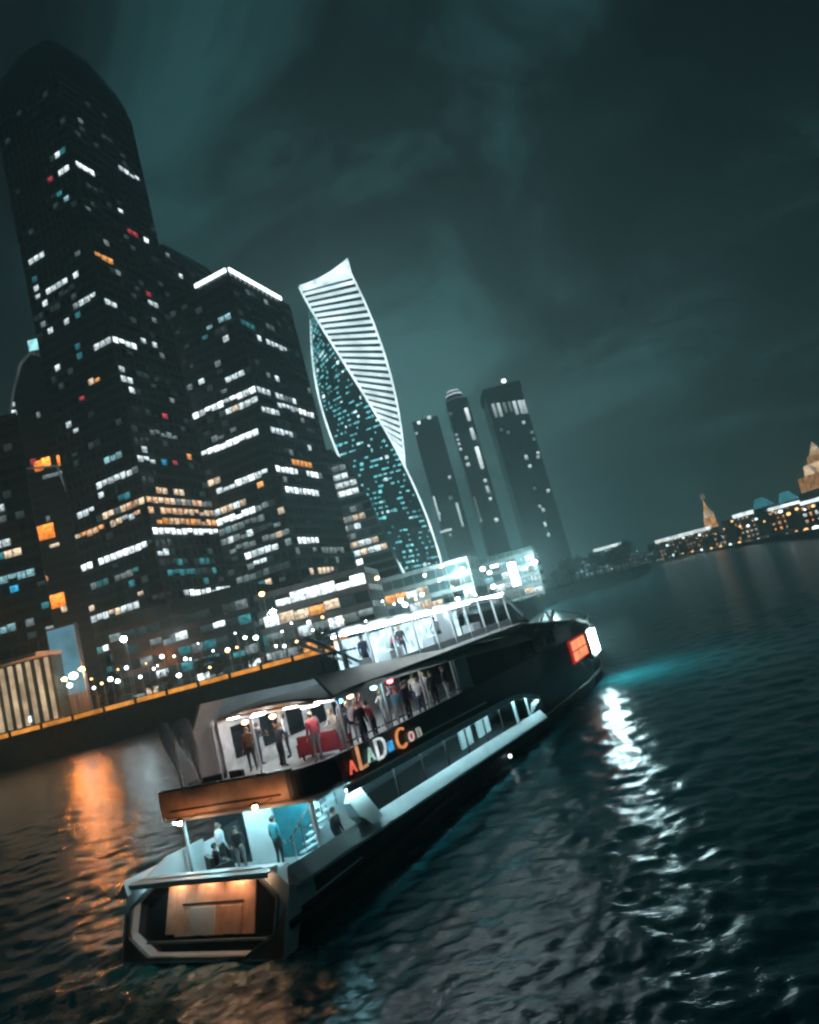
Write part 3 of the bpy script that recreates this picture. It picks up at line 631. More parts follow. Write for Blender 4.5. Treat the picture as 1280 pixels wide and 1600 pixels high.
trunk0 = MB().lathe((0, 0, 0), [(0.5, 0), (0.36, 1.0), (0.28, 4), (0.15, 8)], 8)
for a in range(5): trunk0.bar((0, 0, 4 + a * 0.6), (2.6 * math.cos(a * 1.3), 2.6 * math.sin(a * 1.3), 7.5 + a * 0.5), 0.2, n=5)
trunk_me = trunk0.build('trunk', BARK)
def tree(x, y, z, s, k, label, grp):
    r = thing('tree', label, 'tree', (x, y, z), rnd.uniform(0, 6.28), grp); r.scale = (s, s, s * rnd.uniform(0.9, 1.15))
    c = crowns[k % 4].copy(); COL.objects.link(c); c.parent = r; c.location = (0, 0, 8.8)
    t = trunk_me.copy(); COL.objects.link(t); t.parent = r
trs = []
for t in range(17):
    u = t / 16.0
    x = float(np.interp(u, [0, 0.25, 0.65, 1], [50, 64, 124, 178])); y = float(np.interp(u, [0, 0.25, 0.65, 1], [345, 398, 460, 604])); trs.append((x - 3 - rnd.uniform(0, 6), y + rnd.uniform(2, 10), (0.85 + 0.35 * u) * rnd.uniform(0.8, 1.2)))
for i, (x, y, s) in enumerate(trs): tree(x, y, QZ, s, i, f'dark bank tree, {ORD[i]} from the left in the row right of the boat roof', 'trees on the river bend')
for i, (px, Y) in enumerate([(150, 170), (232, 172), (262, 170), (318, 172), (345, 171), (395, 173), (480, 172), (518, 173)]):
    p = at(px, 1050, Y); tree(p.x, Y, QZ, 0.42, i + 1, f'small bank tree, {ORD[i]} from the left behind the orange quay', 'small trees behind the quay')
for c in crowns + [trunk_me]: bpy.data.objects.remove(c)

# ------------------------------------------------------------------ far bank on the right
LWF = em('far_lamp_white', (0.85, 0.98, 1.0), 5, var=0.3); LOF = em('far_lamp_orange', (1.0, 0.50, 0.18), 4, var=0.3)
STONE = pm('far_stone', (0.07, 0.07, 0.068), 0.8, scale=0.1)
def far_building(px0, px1, py, Y, zt, label, ks, n, strip=None, zb=2.6, name='far_bank_building'):
    a, b_ = at(px0, py, Y), at(px1, py - (px1 - px0) * 0.268, Y); w = b_.x - a.x
    r = thing(name, label, 'building', ((a.x + b_.x) / 2, Y, zb), 0, 'buildings on the far bank')
    h = zt - zb; MB().box((0, 14, h / 2), (w, 28, h)).build('wall', STONE, r)
    MB().box((0, 14, h + 0.5), (w + 1.5, 29.5, 1.0)).build('roof', BAND, r)
    fl = max(1, int(h / 5)); nb_ = max(2, int(w / 5)); used = set()
    for _ in range(n):
        q = (rnd.randrange(nb_), rnd.randrange(fl))
        if q in used: continue
        used.add(q); pane('lit_window', E_[rnd.choice(ks)], r, (-w / 2 + (q[0] + 0.5) * w / nb_, -0.1, 2.6 + q[1] * h / fl), (w / nb_ * rnd.uniform(0.25, 0.6), 0.3, h / fl * rnd.uniform(0.25, 0.65)))
    if strip: pane('roof_light_strip', LED2, r, (0, -0.6, h + 1.8), (w * 0.92, 0.8, strip))
    return r
FB = [(888, 930, 862, 840, 40, 'wcWct', 60, None), (922, 968, 850, 960, 44, 'wctWd', 60, 4.0), (968, 1022, 845, 1000, 26, 'wdyc', 26, None), (1018, 1112, 842, 1040, 34, 'ooypp', 70, 5.0), (1108, 1150, 822, 900, 22, 'oyow', 34, None),
      (1142, 1202, 808, 820, 34, 'oypw', 44, 4.5), (1196, 1250, 795, 690, 27, 'oopy', 46, 3.0), (1246, 1300, 785, 600, 22, 'oowpy', 40, 3.0)]
LBL = ['white and teal lit bank building behind the dark trees', 'bank building with a short white roof line left of the dark trees', 'dim bank building above the dark tree row', 'long bank building with a long white roof line and orange windows',
       'low orange lit bank building right of the small golden tower', 'bank building with a bright roof line left of the cyan roofs', 'orange lit bank building below the cyan lit gables', 'orange lit bank building cut by the right picture edge']
for q, l_ in zip(FB, LBL): far_building(q[0], q[1], q[2], q[3], 2.6 + (q[4] - 2.6) * (0.85 if q[7] else 0.7), l_, q[5], q[6], q[7])
# cyan gables
CY = em('cyan_gable_light', (0.12, 0.60, 0.72), 0.6, var=0.4, scale=0.1)
for (px, py, s_, lab) in [(1196, 778, 1.0, 'left of the two cyan lit gable roofs on the far bank'), (1236, 768, 0.9, 'right of the two cyan lit gable roofs on the far bank')]:
    p = at(px, py, 760); r = thing('gable_hall', lab, 'building', (p.x, 760, 2.6), 0, 'cyan gable halls')
    w, h = 15 * s_, p.z - 5.6
    MB().box((0, 10, h / 2 - 3), (w, 20, h - 6)).build('wall', STONE, r)
    MB().raw([(-w / 2, 0, h - 6), (w / 2, 0, h - 6), (-w * 0.2, 0, h + 5), (-w / 2, 20, h - 6), (w / 2, 20, h - 6), (-w * 0.2, 20, h + 5)], [(0, 1, 2), (5, 4, 3), (0, 2, 5, 3), (2, 1, 4, 5), (0, 3, 4, 1)]).build('gable_roof', CY, r)
# small golden tower and the big stepped golden skyscraper
GOLD = em('golden_stone_glow', (1.0, 0.50, 0.20), 1.6, var=0.7, scale=0.12); GOLD2 = em('pale_stone_glow', (1.0, 0.72, 0.46), 2.0, var=0.7, scale=0.1)  # floodlighting on the stone is put in as a glow of its own
def spire(name, label, px, py, Y, w, tiers, zb=2.6):
    p = at(px, py, Y); r = thing(name, label, 'tower', (p.x, Y, zb))
    z = 0; tot = sum(t[1] for t in tiers); k = (p.z - zb) / tot
    for i, (f, h, tp, mt) in enumerate(tiers):
        a = w * f / 2; b_ = a * tp; h *= k
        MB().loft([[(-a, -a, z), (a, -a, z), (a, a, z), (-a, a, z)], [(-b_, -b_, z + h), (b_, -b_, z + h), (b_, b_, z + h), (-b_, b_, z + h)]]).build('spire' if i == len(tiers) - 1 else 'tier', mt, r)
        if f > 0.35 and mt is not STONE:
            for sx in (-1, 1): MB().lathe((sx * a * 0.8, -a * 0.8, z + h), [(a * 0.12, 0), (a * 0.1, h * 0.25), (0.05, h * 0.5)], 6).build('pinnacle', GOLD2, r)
        z += h
    return r
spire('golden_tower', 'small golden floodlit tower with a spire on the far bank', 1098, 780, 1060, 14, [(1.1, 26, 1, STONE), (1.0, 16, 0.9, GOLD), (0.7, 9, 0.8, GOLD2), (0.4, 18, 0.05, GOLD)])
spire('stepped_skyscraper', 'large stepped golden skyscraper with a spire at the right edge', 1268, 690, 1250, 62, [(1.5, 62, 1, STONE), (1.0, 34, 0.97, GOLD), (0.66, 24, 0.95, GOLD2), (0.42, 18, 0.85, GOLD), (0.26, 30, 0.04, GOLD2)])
for k in range(20):
    px = 1030 + k * 12.6; lamp(px, 850 - (px - 1030) * 0.235 + rl.uniform(-9, 6), 900 - k * 26, rl.choice((LOF, LOF, LWF)), rl.uniform(0.6, 1.7), f'lamp, {ORD[k]} from the left in the upper row on the right bank', zb=2.6)
for k in range(16):
    px = 1052 + k * 14.8; Y = 860 - k * 36; lamp(px, 868 - k * 2.4 - (px - 1052) * 0.02, Y, LOF if k % 3 else LWF, rl.uniform(0.6, 1.6), f'far bank lamp, {ORD[k]} from the left along the right shore', zb=2.6)

# ------------------------------------------------------------------ the cruise boat
HULLM = pm('dark_hull_paint', (0.060, 0.060, 0.062), 0.5, var=0.3, scale=0.8, bump=0.05)
WHITE = pm('white_ship_paint', (0.72, 0.76, 0.77), 0.4, var=0.10, scale=1.5)
BEIGE = pm('greige_ship_paint', (0.50, 0.48, 0.45), 0.45, var=0.2, scale=0.7)
WOOD = pm('orange_lit_wood', (0.62, 0.35, 0.23), 0.45, var=0.22, scale=2.2)  # wood, with the orange light from astern put into its colour
DECK = pm('deck_planking', (0.30, 0.30, 0.29), 0.6, var=0.3, scale=4)
TINT = pm('tinted_ship_glass', (0.012, 0.016, 0.018), 0.08, var=0.2, scale=1)
RAIL = pm('rail_metal', (0.60, 0.64, 0.66), 0.25, metal=0.8, var=0.1)
BLACK = pm('black_rubber', (0.015, 0.015, 0.016), 0.6)
CLOTH = pm('grey_cloth', (0.62, 0.61, 0.61), 0.85, scale=6)
_n = CLOTH.node_tree.nodes; _t = _n.new('ShaderNodeBsdfTranslucent'); _t.inputs[0].default_value = (0.7, 0.68, 0.67, 1); _x = _n.new('ShaderNodeMixShader'); _x.inputs[0].default_value = 0.35
CLOTH.node_tree.links.new(_n['Principled BSDF'].outputs[0], _x.inputs[1]); CLOTH.node_tree.links.new(_t.outputs[0], _x.inputs[2]); CLOTH.node_tree.links.new(_x.outputs[0], _n['Material Output'].inputs[0])
REDC = pm('red_upholstery', (0.30, 0.03, 0.045), 0.7, scale=5)
def clear_glass(name, alpha, tint):
    m, n, l, b = newmat(name); b.inputs['Base Color'].default_value = tint + (1,); b.inputs['Roughness'].default_value = 0.05; b.inputs['Alpha'].default_value = alpha
    x = n.new('ShaderNodeTexNoise'); x.inputs['Scale'].default_value = 0.9; mr = n.new('ShaderNodeMapRange'); l.new(x.outputs['Fac'], mr.inputs[0]); mr.inputs[3].default_value = alpha * 0.7; mr.inputs[4].default_value = alpha * 1.3
    l.new(mr.outputs[0], b.inputs['Alpha']); return m
CLEAR = clear_glass('clear_ship_glass', 0.18, (0.02, 0.03, 0.03)); FROST = clear_glass('smoky_screen', 0.6, (0.40, 0.38, 0.38))
L_COOL = em('cool_deck_lamp', (0.36, 0.86, 1.0), 70.0, var=0.15, sample=True); L_WHITE = em('white_deck_lamp', (0.82, 0.94, 1.0), 48.0, var=0.15, sample=True)
L_HOUSE = em('upper_house_lamp', (0.68, 0.88, 1.0), 34.0, var=0.2, sample=True); L_WARM = em('warm_stern_lamp', (1.0, 0.50, 0.24), 170.0, var=0.1, sample=True)

def interp(y, tab): return float(np.interp(y, [t[0] for t in tab], [t[1] for t in tab]))
HB = [(0, 3.42), (1.2, 3.6), (36, 3.5), (41, 3.05), (45, 2.2), (49, 1.1), (52, 0.06)]
def hb(y): return interp(y, HB)
def z_strip(y): return 1.82 - 0.038 * (y - 1) if y < 24 else 0.95
def z_wtop(y): return 3.29 - 0.028 * (y - 5)

boat = thing('cruise_boat', 'long dark river cruise boat with lit decks heading away up the river', 'boat', SHIP_O, -SHIP_H)
def ub(y, k=0.0):  # inner offset
    return hb(y) - k
# hull: waterline to strip, then continuous to the bow
ys = [0.0, 0.6, 1.2, 2, 3, 4, 5] + [6 + i for i in range(20)] + [26 + 2 * i for i in range(13)] + [51, 52]
def hull_top(y): return z_strip(y) if y < 25 else interp(y, [(25, 3.25), (38, 3.35), (46, 3.5), (52, 3.9)]) if y > 25.5 else z_strip(y)
rings = []
for y in ys:
    b_ = hb(y); zt_ = hull_top(y); y0 = y
    ring = []
    for sgn in (-1, 1):
        pts = [(b_ * 0.55, -0.9), (b_ * 0.93 if y < 40 else b_ * 0.7, 0.0), (b_ * 0.985 if y < 40 else b_ * 0.9, 0.55), (b_, zt_)]
        pts = [(sgn * p[0], y + (0.5 + 0.75 * p[1] / 1.85) * max(0, 1 - y / 2.5) + (0.25 * max(p[1], 0) if y > 46 else 0), p[1]) for p in pts]
        ring += (pts if sgn == 1 else pts[::-1])
    rings.append(ring)
hb_ = MB().loft(rings, closed=False); k_ = len(hb_.v) - 8
hb_.f += [tuple(range(8))[::-1], tuple(range(k_, k_ + 8))]; hb_.build('hull', HULLM, boat)
# rubbing strake and white belt under the window
for sx in (1, -1):
    m = MB(); R_ = []
    for y in [0.7, 1.2, 2, 3, 4] + [5 + i for i in range(20)]:
        b_ = hb(y) + 0.02; z = z_strip(y)
        R_.append([(sx * (b_ - .1), y, z - 0.14), (sx * (b_ + 0.36), y, z - 0.14), (sx * (b_ + 0.36), y, z - 0.06), (sx * (b_ + 0.02), y, z + 0.40)])
    m.loft(R_).build('white_belt', WHITE, boat)
    m = MB(); R_ = []
    for y in [0.4] + [2 + 3 * i for i in range(16)]:
        b_ = hb(y) * 0.99; R_.append([(sx * b_, y, 0.62), (sx * (b_ + 0.12), y, 0.66), (sx * (b_ + 0.12), y, 0.80), (sx * b_, y, 0.84)])
    m.loft(R_).build('rubbing_strake', BLACK, boat)
# transom: pale rim, dark octagonal recess, wooden panels
def tp(x, z, off=0.0): return (x, 0.75 * z / 1.85 - off, z)
out8 = [(-3.35, 0.0), (3.35, 0.0), (3.46, 0.8), (3.52, 1.7), (2.9, 2.08), (-2.9, 2.08), (-3.52, 1.7), (-3.46, 0.8)]
oct_ = [(-2.1, 0.13), (2.0, 0.11), (3.05, 0.62), (3.12, 1.45), (2.35, 1.99), (-2.3, 1.99), (-3.15, 1.45), (-3.15, 0.66)]
n_ = 8
A8 = [tp(*p, 0.03) for p in out8]; B8 = [tp(*p, 0.03) for p in oct_]; C8 = [tp(*p, -0.62) for p in out8]; D8 = [tp(*p, -0.34) for p in oct_]
tr_ = MB().raw(A8 + B8 + C8 + D8, [(i, (i + 1) % 8, 8 + (i + 1) % 8, 8 + i) for i in range(8)] + [((i + 1) % 8, i, 16 + i, 16 + (i + 1) % 8) for i in range(8)] + [(8 + i, 8 + (i + 1) % 8, 24 + (i + 1) % 8, 24 + i) for i in range(8)]).build('transom', WHITE, boat)
MB().raw([tp(*p, -0.33) for p in oct_] + [tp(*p, -0.40) for p in oct_], [tuple(range(8)), tuple(range(8, 16))[::-1]]).build('recess_back', TINT, tr_)
for i in range(n_): MB().bar(tp(*oct_[i], 0.05), tp(*oct_[(i + 1) % n_], 0.05), 0.10).build('recess_rim', STEEL, tr_)
def plate(x0, x1, z0, z1, off, mt, nm, th=0.05):
    MB().raw([tp(x0, z0, off), tp(x1, z0, off), tp(x1, z1, off), tp(x0, z1, off), tp(x0, z0, off - th), tp(x1, z0, off - th), tp(x1, z1, off - th), tp(x0, z1, off - th)], [(0, 1, 2, 3), (7, 6, 5, 4), (0, 4, 5, 1), (1, 5, 6, 2), (2, 6, 7, 3), (3, 7, 4, 0)]).build(nm, mt, tr_)
for k in range(9): plate(-1.8 + k * 0.42, -1.40 + k * 0.42, 0.52 + 0.06 * (k % 3 == 0), 1.95, -0.27, WOOD, 'recess_board')
plate(-1.1, 1.5, 1.32, 1.36, -0.24, BLACK, 'board_seam'); plate(-0.7, 0.35, 0.55, 1.25, -0.23, BEIGE, 'stern_door'); plate(0.55, 1.45, 0.55, 1.25, -0.23, WOOD, 'stern_door')
plate(-2.5, 2.5, 0.40, 0.46, -0.15, STEEL, 'step_bar')
L_STERN_FILL = em('stern_recess_fill', (1.0, 0.58, 0.34), 30.0, var=0.1, sample=True)
for x in (-1.3, 0.0, 1.3): MB().box((x, 0.75 * 1.93 / 1.85 + 0.10, 1.94), (0.7, 0.06, 0.04)).build('recess_fill_lamp', L_STERN_FILL, tr_)  # hidden warm strips added to give the recess its orange glow
for x0, x1 in ((-3.3, -2.6), (2.45, 3.36)):
    sg = 1 if x0 > 0 else -1; xo = x1 if x0 > 0 else x0
    MB().raw([tp(xo, .06, .06), tp(xo - sg * 1.25, .06, .06), tp(xo - sg * .35, .62, .06), tp(xo + sg * .05, 1.25, .06), tp(xo, .06, .032), tp(xo - sg * 1.25, .06, .032), tp(xo - sg * .35, .62, .032), tp(xo + sg * .05, 1.25, .032)], [(0, 1, 2, 3), (3, 2, 1, 0), (0, 4, 5, 1), (1, 5, 6, 2), (2, 6, 7, 3), (3, 7, 4, 0)]).build('stern_corner_panel', WOOD, tr_)  # orange light on the corners is carried by the panel colour
MB().box((0, 0.70, 2.17), (6.0, 0.5, 0.05)).build('fill_lamp_lip', WHITE, boat)  # lip added to cover the strips that light the rim
MB().box((0, 0.455, 2.115), (6.0, 0.02, 0.15)).build('fill_lamp_valance', WHITE, boat)  # valance added to hide those strips from the camera
for x in (-2.1, -0.7, 0.7, 2.1): MB().box((x, 0.53, 2.125), (1.2, 0.05, 0.03)).build('transom_fill_lamp', em('transom_fill_cool', (0.55, 0.92, 1.0), 13.0, var=0.2, sample=True) if x < 0 else em('transom_fill_warm', (1.0, 0.58, 0.36), 14.0, var=0.2, sample=True), boat)  # cool and warm strips added to light the transom rim
MB().bar((-2.95, 0.86, 2.14), (2.95, 0.86, 2.14), 0.16).build('transom_cap', WHITE, boat)
# aft main deck
MB().box((0, 3.6, 1.0), (6.8, 5.2, 0.08)).build('main_deck', DECK, boat)
for sx in (1, -1):
    R_ = []
    for y, z in ((0.95, 2.1), (1.6, 2.02), (2.6, 1.95), (4.3, 1.9)):
        b_ = hb(y) - 0.03; zz = z if sx < 0 else z - 0.15 * (y > 1.2)
        R_.append([(sx * b_, y, 1.0), (sx * (b_ - 0.09), y, 1.0), (sx * (b_ - 0.09), y, zz + (0.35 if sx < 0 and y > 2 else 0)), (sx * b_, y, zz + (0.35 if sx < 0 and y > 2 else 0))])
    MB().loft(R_).build('bulwark', WHITE, boat)
# bulkhead behind the aft deck with door opening and windows
MB().box((-2.55, 4.95, 2.2), (1.5, 0.1, 2.35)).build('aft_bulkhead', TINT, boat)
MB().box((-1.1, 4.93, 2.2), (1.4, 0.12, 2.35)).build('aft_bulkhead', WHITE, boat)
MB().box((0.55, 5.0, 2.2), (1.9, 0.08, 2.35)).build('aft_door', pm('teal_door_glass', (0.03, 0.16, 0.19), 0.1), boat)
MB().box((2.3, 4.91, 2.2), (1.9, 0.12, 2.35)).build('aft_bulkhead', WHITE, boat)
for x in (-3.25, 2.75): MB().lathe((x, 3.35, 1.0), [(0.07, 0), (0.07, 2.35)], 10).build('deck_pillar', WHITE, boat)
for x, y in ((-2.2, 3.5), (0.2, 3.5), (2.2, 3.5), (-1.2, 4.5), (1.2, 4.5)): MB().box((x, y, 3.33), (0.9, 0.14, 0.05)).build('deck_lamp', L_COOL, boat)
for y in (3.6, 5.0): MB().box((-3.72, y, 3.28), (0.10, 0.5, 0.22)).build('water_fill_lamp', L_WHITE, boat)  # lamps added to light the churned water to port
# stairs on the aft deck
st = MB().box((1.35, 4.3, 1.10), (1.1, 1.0, 0.10)).build('staircase', WHITE, boat)
for i in range(7): MB().box((1.2 + 0.22 * i, 4.35, 1.2 + 0.28 * i), (0.28, 0.8, 0.05)).build('stair_tread', WHITE, st)
for y in (3.9, 4.8):
    MB().bar((1.05, y, 1.95), (2.75, y, 3.6), 0.06).build('stair_rail', RAIL, st)
    for i in range(4): MB().bar((1.15 + 0.5 * i, y, 1.05 + 0.54 * i), (1.15 + 0.5 * i, y, 2.05 + 0.54 * i), 0.045).build('stair_baluster', RAIL, st)
# white cabin corner at the start of the long window
R_ = []
for z, y0, y1 in ((1.9, 4.75, 5.45), (2.3, 4.35, 5.35), (2.8, 4.2, 5.2), (3.14, 4.55, 5.1)):
    xo = 3.98 - 0.38 * (z - 1.9); R_.append([(3.38, y0, z), (xo, y0, z), (xo, y1, z), (3.38, y1, z)])
MB().loft(R_).build('cabin_corner', WHITE, boat)
BELT_FILL = em('belt_fill_led', (0.50, 0.92, 1.0), 105.0, var=0.3, scale=0.8, sample=True)  # hidden strip added under the window head to light the white belt
# long side window: frame, mullions, panes, cabins behind
for sx in (1, -1):
    m = MB(); R_ = []
    for y in [4.15, 4.9] + [6 + i for i in range(19)] + [24.4]:
        t_ = max(0, (y - 20.5) / 3.9); z = z_wtop(y) - 0.75 * t_ ** 1.6 if t_ else z_wtop(y)
        b_ = hb(y) + 0.02; R_.append([(sx * (b_ - .1), y, z - 0.04), (sx * (b_ + .07), y, z - 0.04), (sx * (b_ + .07), y, z - 0.20), (sx * (b_ + .10), y, z - 0.20), (sx * (b_ + .12), y, z + 0.06), (sx * (b_ - .1), y, z + 0.06)])
    wh_ = MB().loft(R_).build('window_head', WHITE, boat)
    if sx == 1: WHEAD = wh_
    MB().loft([[(p[1][0] - sx * .06, p[1][1], p[1][2] - .05), (p[1][0] - sx * .01, p[1][1], p[1][2] - .05), (p[1][0] - sx * .01, p[1][1], p[1][2] - .01), (p[1][0] - sx * .06, p[1][1], p[1][2] - .01)] for p in R_]).build('belt_fill_lamp', BELT_FILL, wh_)
def wt(y):
    t_ = max(0, (y - 20.5) / 3.9); return z_wtop(y) - 0.75 * t_ ** 1.6
edges = [5.2, 7.4, 9.6, 11.8, 14.0, 16.2, 18.4, 20.5, 22.4, 24.3]
for i, y in enumerate(edges):
    if i in (7, 8): MB().bar((hb(y), y, z_strip(y) + 0.28), (hb(y), y, wt(y)), 0.16 if i == 7 else 0.1).build('window_post', WHITE, WHEAD)
    else: MB().bar((hb(y) - .02, y, z_strip(y) + 0.28), (hb(y) - .02, y, wt(y)), 0.07).build('window_post', BLACK, WHEAD)
for a, b_ in zip(edges, edges[1:]):
    MB().raw([(hb(a) - .05, a, z_strip(a) + .28), (hb(b_) - .05, b_, z_strip(b_) + .28), (hb(b_) - .05, b_, wt(b_)), (hb(a) - .05, a, wt(a))], [(0, 1, 2, 3)]).build('window_pane', CLEAR, WHEAD)
for k in range(5): MB().bar((hb(22.6 + k * .36) + .02, 22.6 + k * .36, 1.35 + .1 * k), (hb(22.6 + k * .36) + .02, 23.1 + k * .3, 1.95 - 0.0 * k), 0.05).build('window_slat', WHITE, WHEAD)
MB().box((-0.3, 15, 0.95), (6.4, 18.6, 0.06)).build('saloon_floor', BLACK, boat)
MB().box((-1.4, 15, 2.1), (0.1, 18.4, 2.2)).build('saloon_wall', pm('dark_saloon_wall', (0.05, 0.055, 0.06), 0.5), boat)
for y, w in ((16.6, 1.3), (18.9, 1.5)): MB().box((2.2, y, 2.0), (0.12, w, 1.0)).build('saloon_partition', WHITE, boat)
for y in (7.5, 11, 15.8, 17.6, 19.6, 21.6): MB().box((1.3, y, 3.0 - 0.03 * (y - 5)), (0.5, 0.16, 0.05)).build('saloon_lamp', L_COOL if y > 15 else em('dim_saloon_lamp', (0.7, 0.9, 1.0), 1.0, sample=True), boat)
# upper shell with the name, from the balcony corner to the bow
for sx in (1, -1):
    R_ = []
    for y in [4.0, 4.6] + [5 + i for i in range(31)] + [38, 40]:
        b_ = hb(y) + (0.03 if y > 5 else 0.0) - (0.3 if y < 4.3 else 0.08 if y < 4.8 else 0)
        zl = (wt(y) + 0.09 if y < 24.3 else interp(y, [(24.3, 2.0), (25.2, 1.1), (27, 1.05), (40, 1.6)])); zu = interp(y, [(4, 4.40), (26, 4.25), (34, 4.1), (40, 3.6)])
        R_.append([(sx * (b_ - .14), y, zl), (sx * b_, y, zl), (sx * b_, y, zu), (sx * (b_ - .14), y, zu)])
    MB().loft(R_).build('side_shell', HULLM, boat)
    MB().loft([[(sx * (hb(y) + .04), y, wt(y) + .36), (sx * (hb(y) + .075), y, wt(y) + .36), (sx * (hb(y) + .075), y, wt(y) + .43), (sx * (hb(y) + .04), y, wt(y) + .43)] for y in (5, 8, 11, 14, 17)]).build('shell_trim', WHITE, boat)
# balcony fascia of wood with rounded dark starboard end
MB().box((0, 6, 3.42), (6.9, 6.4, 0.1)).build('upper_deck', WHITE, boat)
MB().box((0, 14.5, 3.95), (6.7, 19.0, 0.08)).build('upper_deck', DECK, boat)
def fascia(x0, x1, mat, name, z0=3.46, z1=4.42):
    R_ = []
    for i in range(9):
        x = x0 + (x1 - x0) * i / 8; y = 2.95 + (0.0 if x < 2.4 else (x - 2.4) ** 2 * 0.8); R_.append([(x, y, z0), (x, y - 0.1, z0 + .12), (x, y - 0.1, z1), (x, y + 0.1, z1)])
    return MB().loft(R_).build(name, mat, boat)
fascia(-3.6, 2.35, WOOD, 'balcony_fascia'); fascia(2.37, 3.62, HULLM, 'balcony_corner')
MB().box((-3.62, 3.0, 3.95), (0.1, 0.34, 1.0)).build('fascia_end', WOOD, boat)
MB().box((-0.6, 2.82, 3.74), (5.2, 0.05, 0.05)).build('fascia_groove', BLACK, boat)
MB().bar((-3.55, 2.95, 4.46), (2.6, 2.95, 4.46), 0.07).build('balcony_cap_rail', RAIL, boat)
lp_ = MB().lathe((1.6, 2.0, 3.66), [(0.02, -.06), (0.07, -.03), (0.07, .04), (0.02, .07)], 8).build('fascia_lamp', L_WARM, boat)
MB().bar((1.6, 2.86, 3.66), (1.6, 2.05, 3.66), 0.03).build('lamp_arm', STEEL, boat)
MB().bar((-1.9, 2.86, 3.52), (-1.9, 2.05, 3.52), 0.03).build('lamp_arm', STEEL, boat)
MB().lathe((-1.9, 2.0, 3.50), [(0.02, -.06), (0.07, -.03), (0.07, .04), (0.02, .07)], 8).build('fascia_lamp', L_WARM, boat)  # port lamp added to even out the light on the fascia
for x in (-1.9, 1.6): MB().lathe((x, 2.0, 3.72 if x > 0 else 3.56), [(0.03, 0.12), (0.15, 0.05), (0.16, 0.02), (0.14, 0.02), (0.02, 0.09)], 12).build('lamp_hood', STEEL, boat)  # hoods added to hide the bulbs from the camera above
# name letters on the shell
def letter(ch, y, z, h, colr, strength=0.85):
    cu = bpy.data.curves.new('letter', 'FONT'); cu.body = ch; cu.size = h / 0.70; cu.extrude = 0.04; cu.offset = -0.014; cu.align_x = 'CENTER'; cu.resolution_u = 3
    o = bpy.data.objects.new('tmp', cu); COL.objects.link(o); dg = bpy.context.evaluated_depsgraph_get(); dg.update()
    me = bpy.data.meshes.new_from_object(o.evaluated_get(dg)); bpy.data.objects.remove(o)
    me.materials.clear(); me.materials.append(em('letter_' + ''.join(str(int(c * 9)) for c in colr), colr, strength, var=0.4, scale=3, sample=False))
    L2 = bpy.data.objects.new('sign_letter', me); COL.objects.link(L2); L2.parent = boat
    L2.matrix_local = Matrix(((0, 0, 1, 3.70), (1, 0, 0, y), (0, 1, 0, z), (0, 0, 0, 1)))
for ch, y, z, h, c_ in (('A', 4.75, 3.62, 0.46, (1.0, 0.16, 0.10)), ('L', 5.38, 3.58, 0.86, (1.0, 0.46, 0.22)), ('A', 5.98, 3.66, 0.52, (0.45, 0.75, 0.65)), ('D', 6.72, 3.56, 0.80, (0.85, 0.97, 1.0)), ('\u00b7', 7.42, 3.42, 0.8, (0.05, 0.45, 1.0)), ('C', 8.22, 3.48, 0.82, (1.0, 0.36, 0.12)), ('o', 9.05, 3.56, 0.6, (1.0, 0.62, 0.55)), ('n', 9.7, 3.56, 0.6, (0.35, 0.38, 0.34))): letter(ch, y, z, h, c_)
MB().box((3.69, 7.42, 3.82), (0.07, 0.3, 0.34)).build('name_dot', em('blue_sign_light', (0.06, 0.45, 0.95), 1.3, sample=False), boat)
# middle deck: port wall, ceiling, lamps, pillars, glass screens
MB().box((-3.3, 13.5, 5.1), (0.1, 15, 2.2)).build('port_wall', pm('pale_lining', (0.55, 0.54, 0.53), 0.6), boat)
for y in (7.2, 9.0, 10.8, 12.6, 14.4): MB().box((-3.22, y, 5.2), (0.06, 1.1, 1.3)).build('port_window', TINT, boat)
MB().prism([(3.45, 5.0), (3.45, 17.2), (-3.45, 17.2), (-3.45, 6.9)], 6.09, 6.17).build('middle_ceiling', WHITE, boat)
for y in (5.8, 7.6, 9.4, 11.4, 13.4): 
    for x in (-1.9, 1.7): MB().box((x, y + (1.2 if x < 0 and y < 6 else 0), 6.05), (0.7, 0.2, 0.06)).build('ceiling_lamp', L_WHITE, boat)
for x, y, c_ in ((-1.4, 5.6, (1, .45, .2)), (0.1, 5.5, (1, .5, .25)), (3.0, 6.6, (1, .4, .2)), (3.2, 9.3, (1, .08, .1)), (3.2, 8.0, (.2, .8, .9)), (3.2, 5.6, (.1, .5, 1.0))): MB().lathe((x, y, 5.92), [(0.02, 0), (0.12, .04), (0.12, .12), (0.02, .16)], 8).build('party_lamp', em('party_' + ''.join(str(int(q * 9)) for q in c_), c_, 22.0, var=0.1, sample=True), boat)
for x, y in ((-3.2, 5.6), (-1.1, 5.6), (3.35, 5.3), (3.35, 8.4), (3.35, 11.6), (3.35, 14.8)): MB().lathe((x, y, 3.98), [(0.06, 0), (0.06, 2.1)], 8).build('deck_pillar', WHITE, boat)
MB().raw([(-3.5, 3.9, 4.2), (-3.3, 5.9, 4.2), (-3.3, 5.9, 6.5), (-3.5, 4.9, 6.6), (-3.54, 3.9, 4.2), (-3.34, 5.9, 4.2), (-3.34, 5.9, 6.5), (-3.54, 4.9, 6.6)], [(0, 1, 2, 3), (7, 6, 5, 4), (0, 4, 5, 1), (1, 5, 6, 2), (2, 6, 7, 3), (3, 7, 4, 0)]).build('wind_screen', FROST, boat)
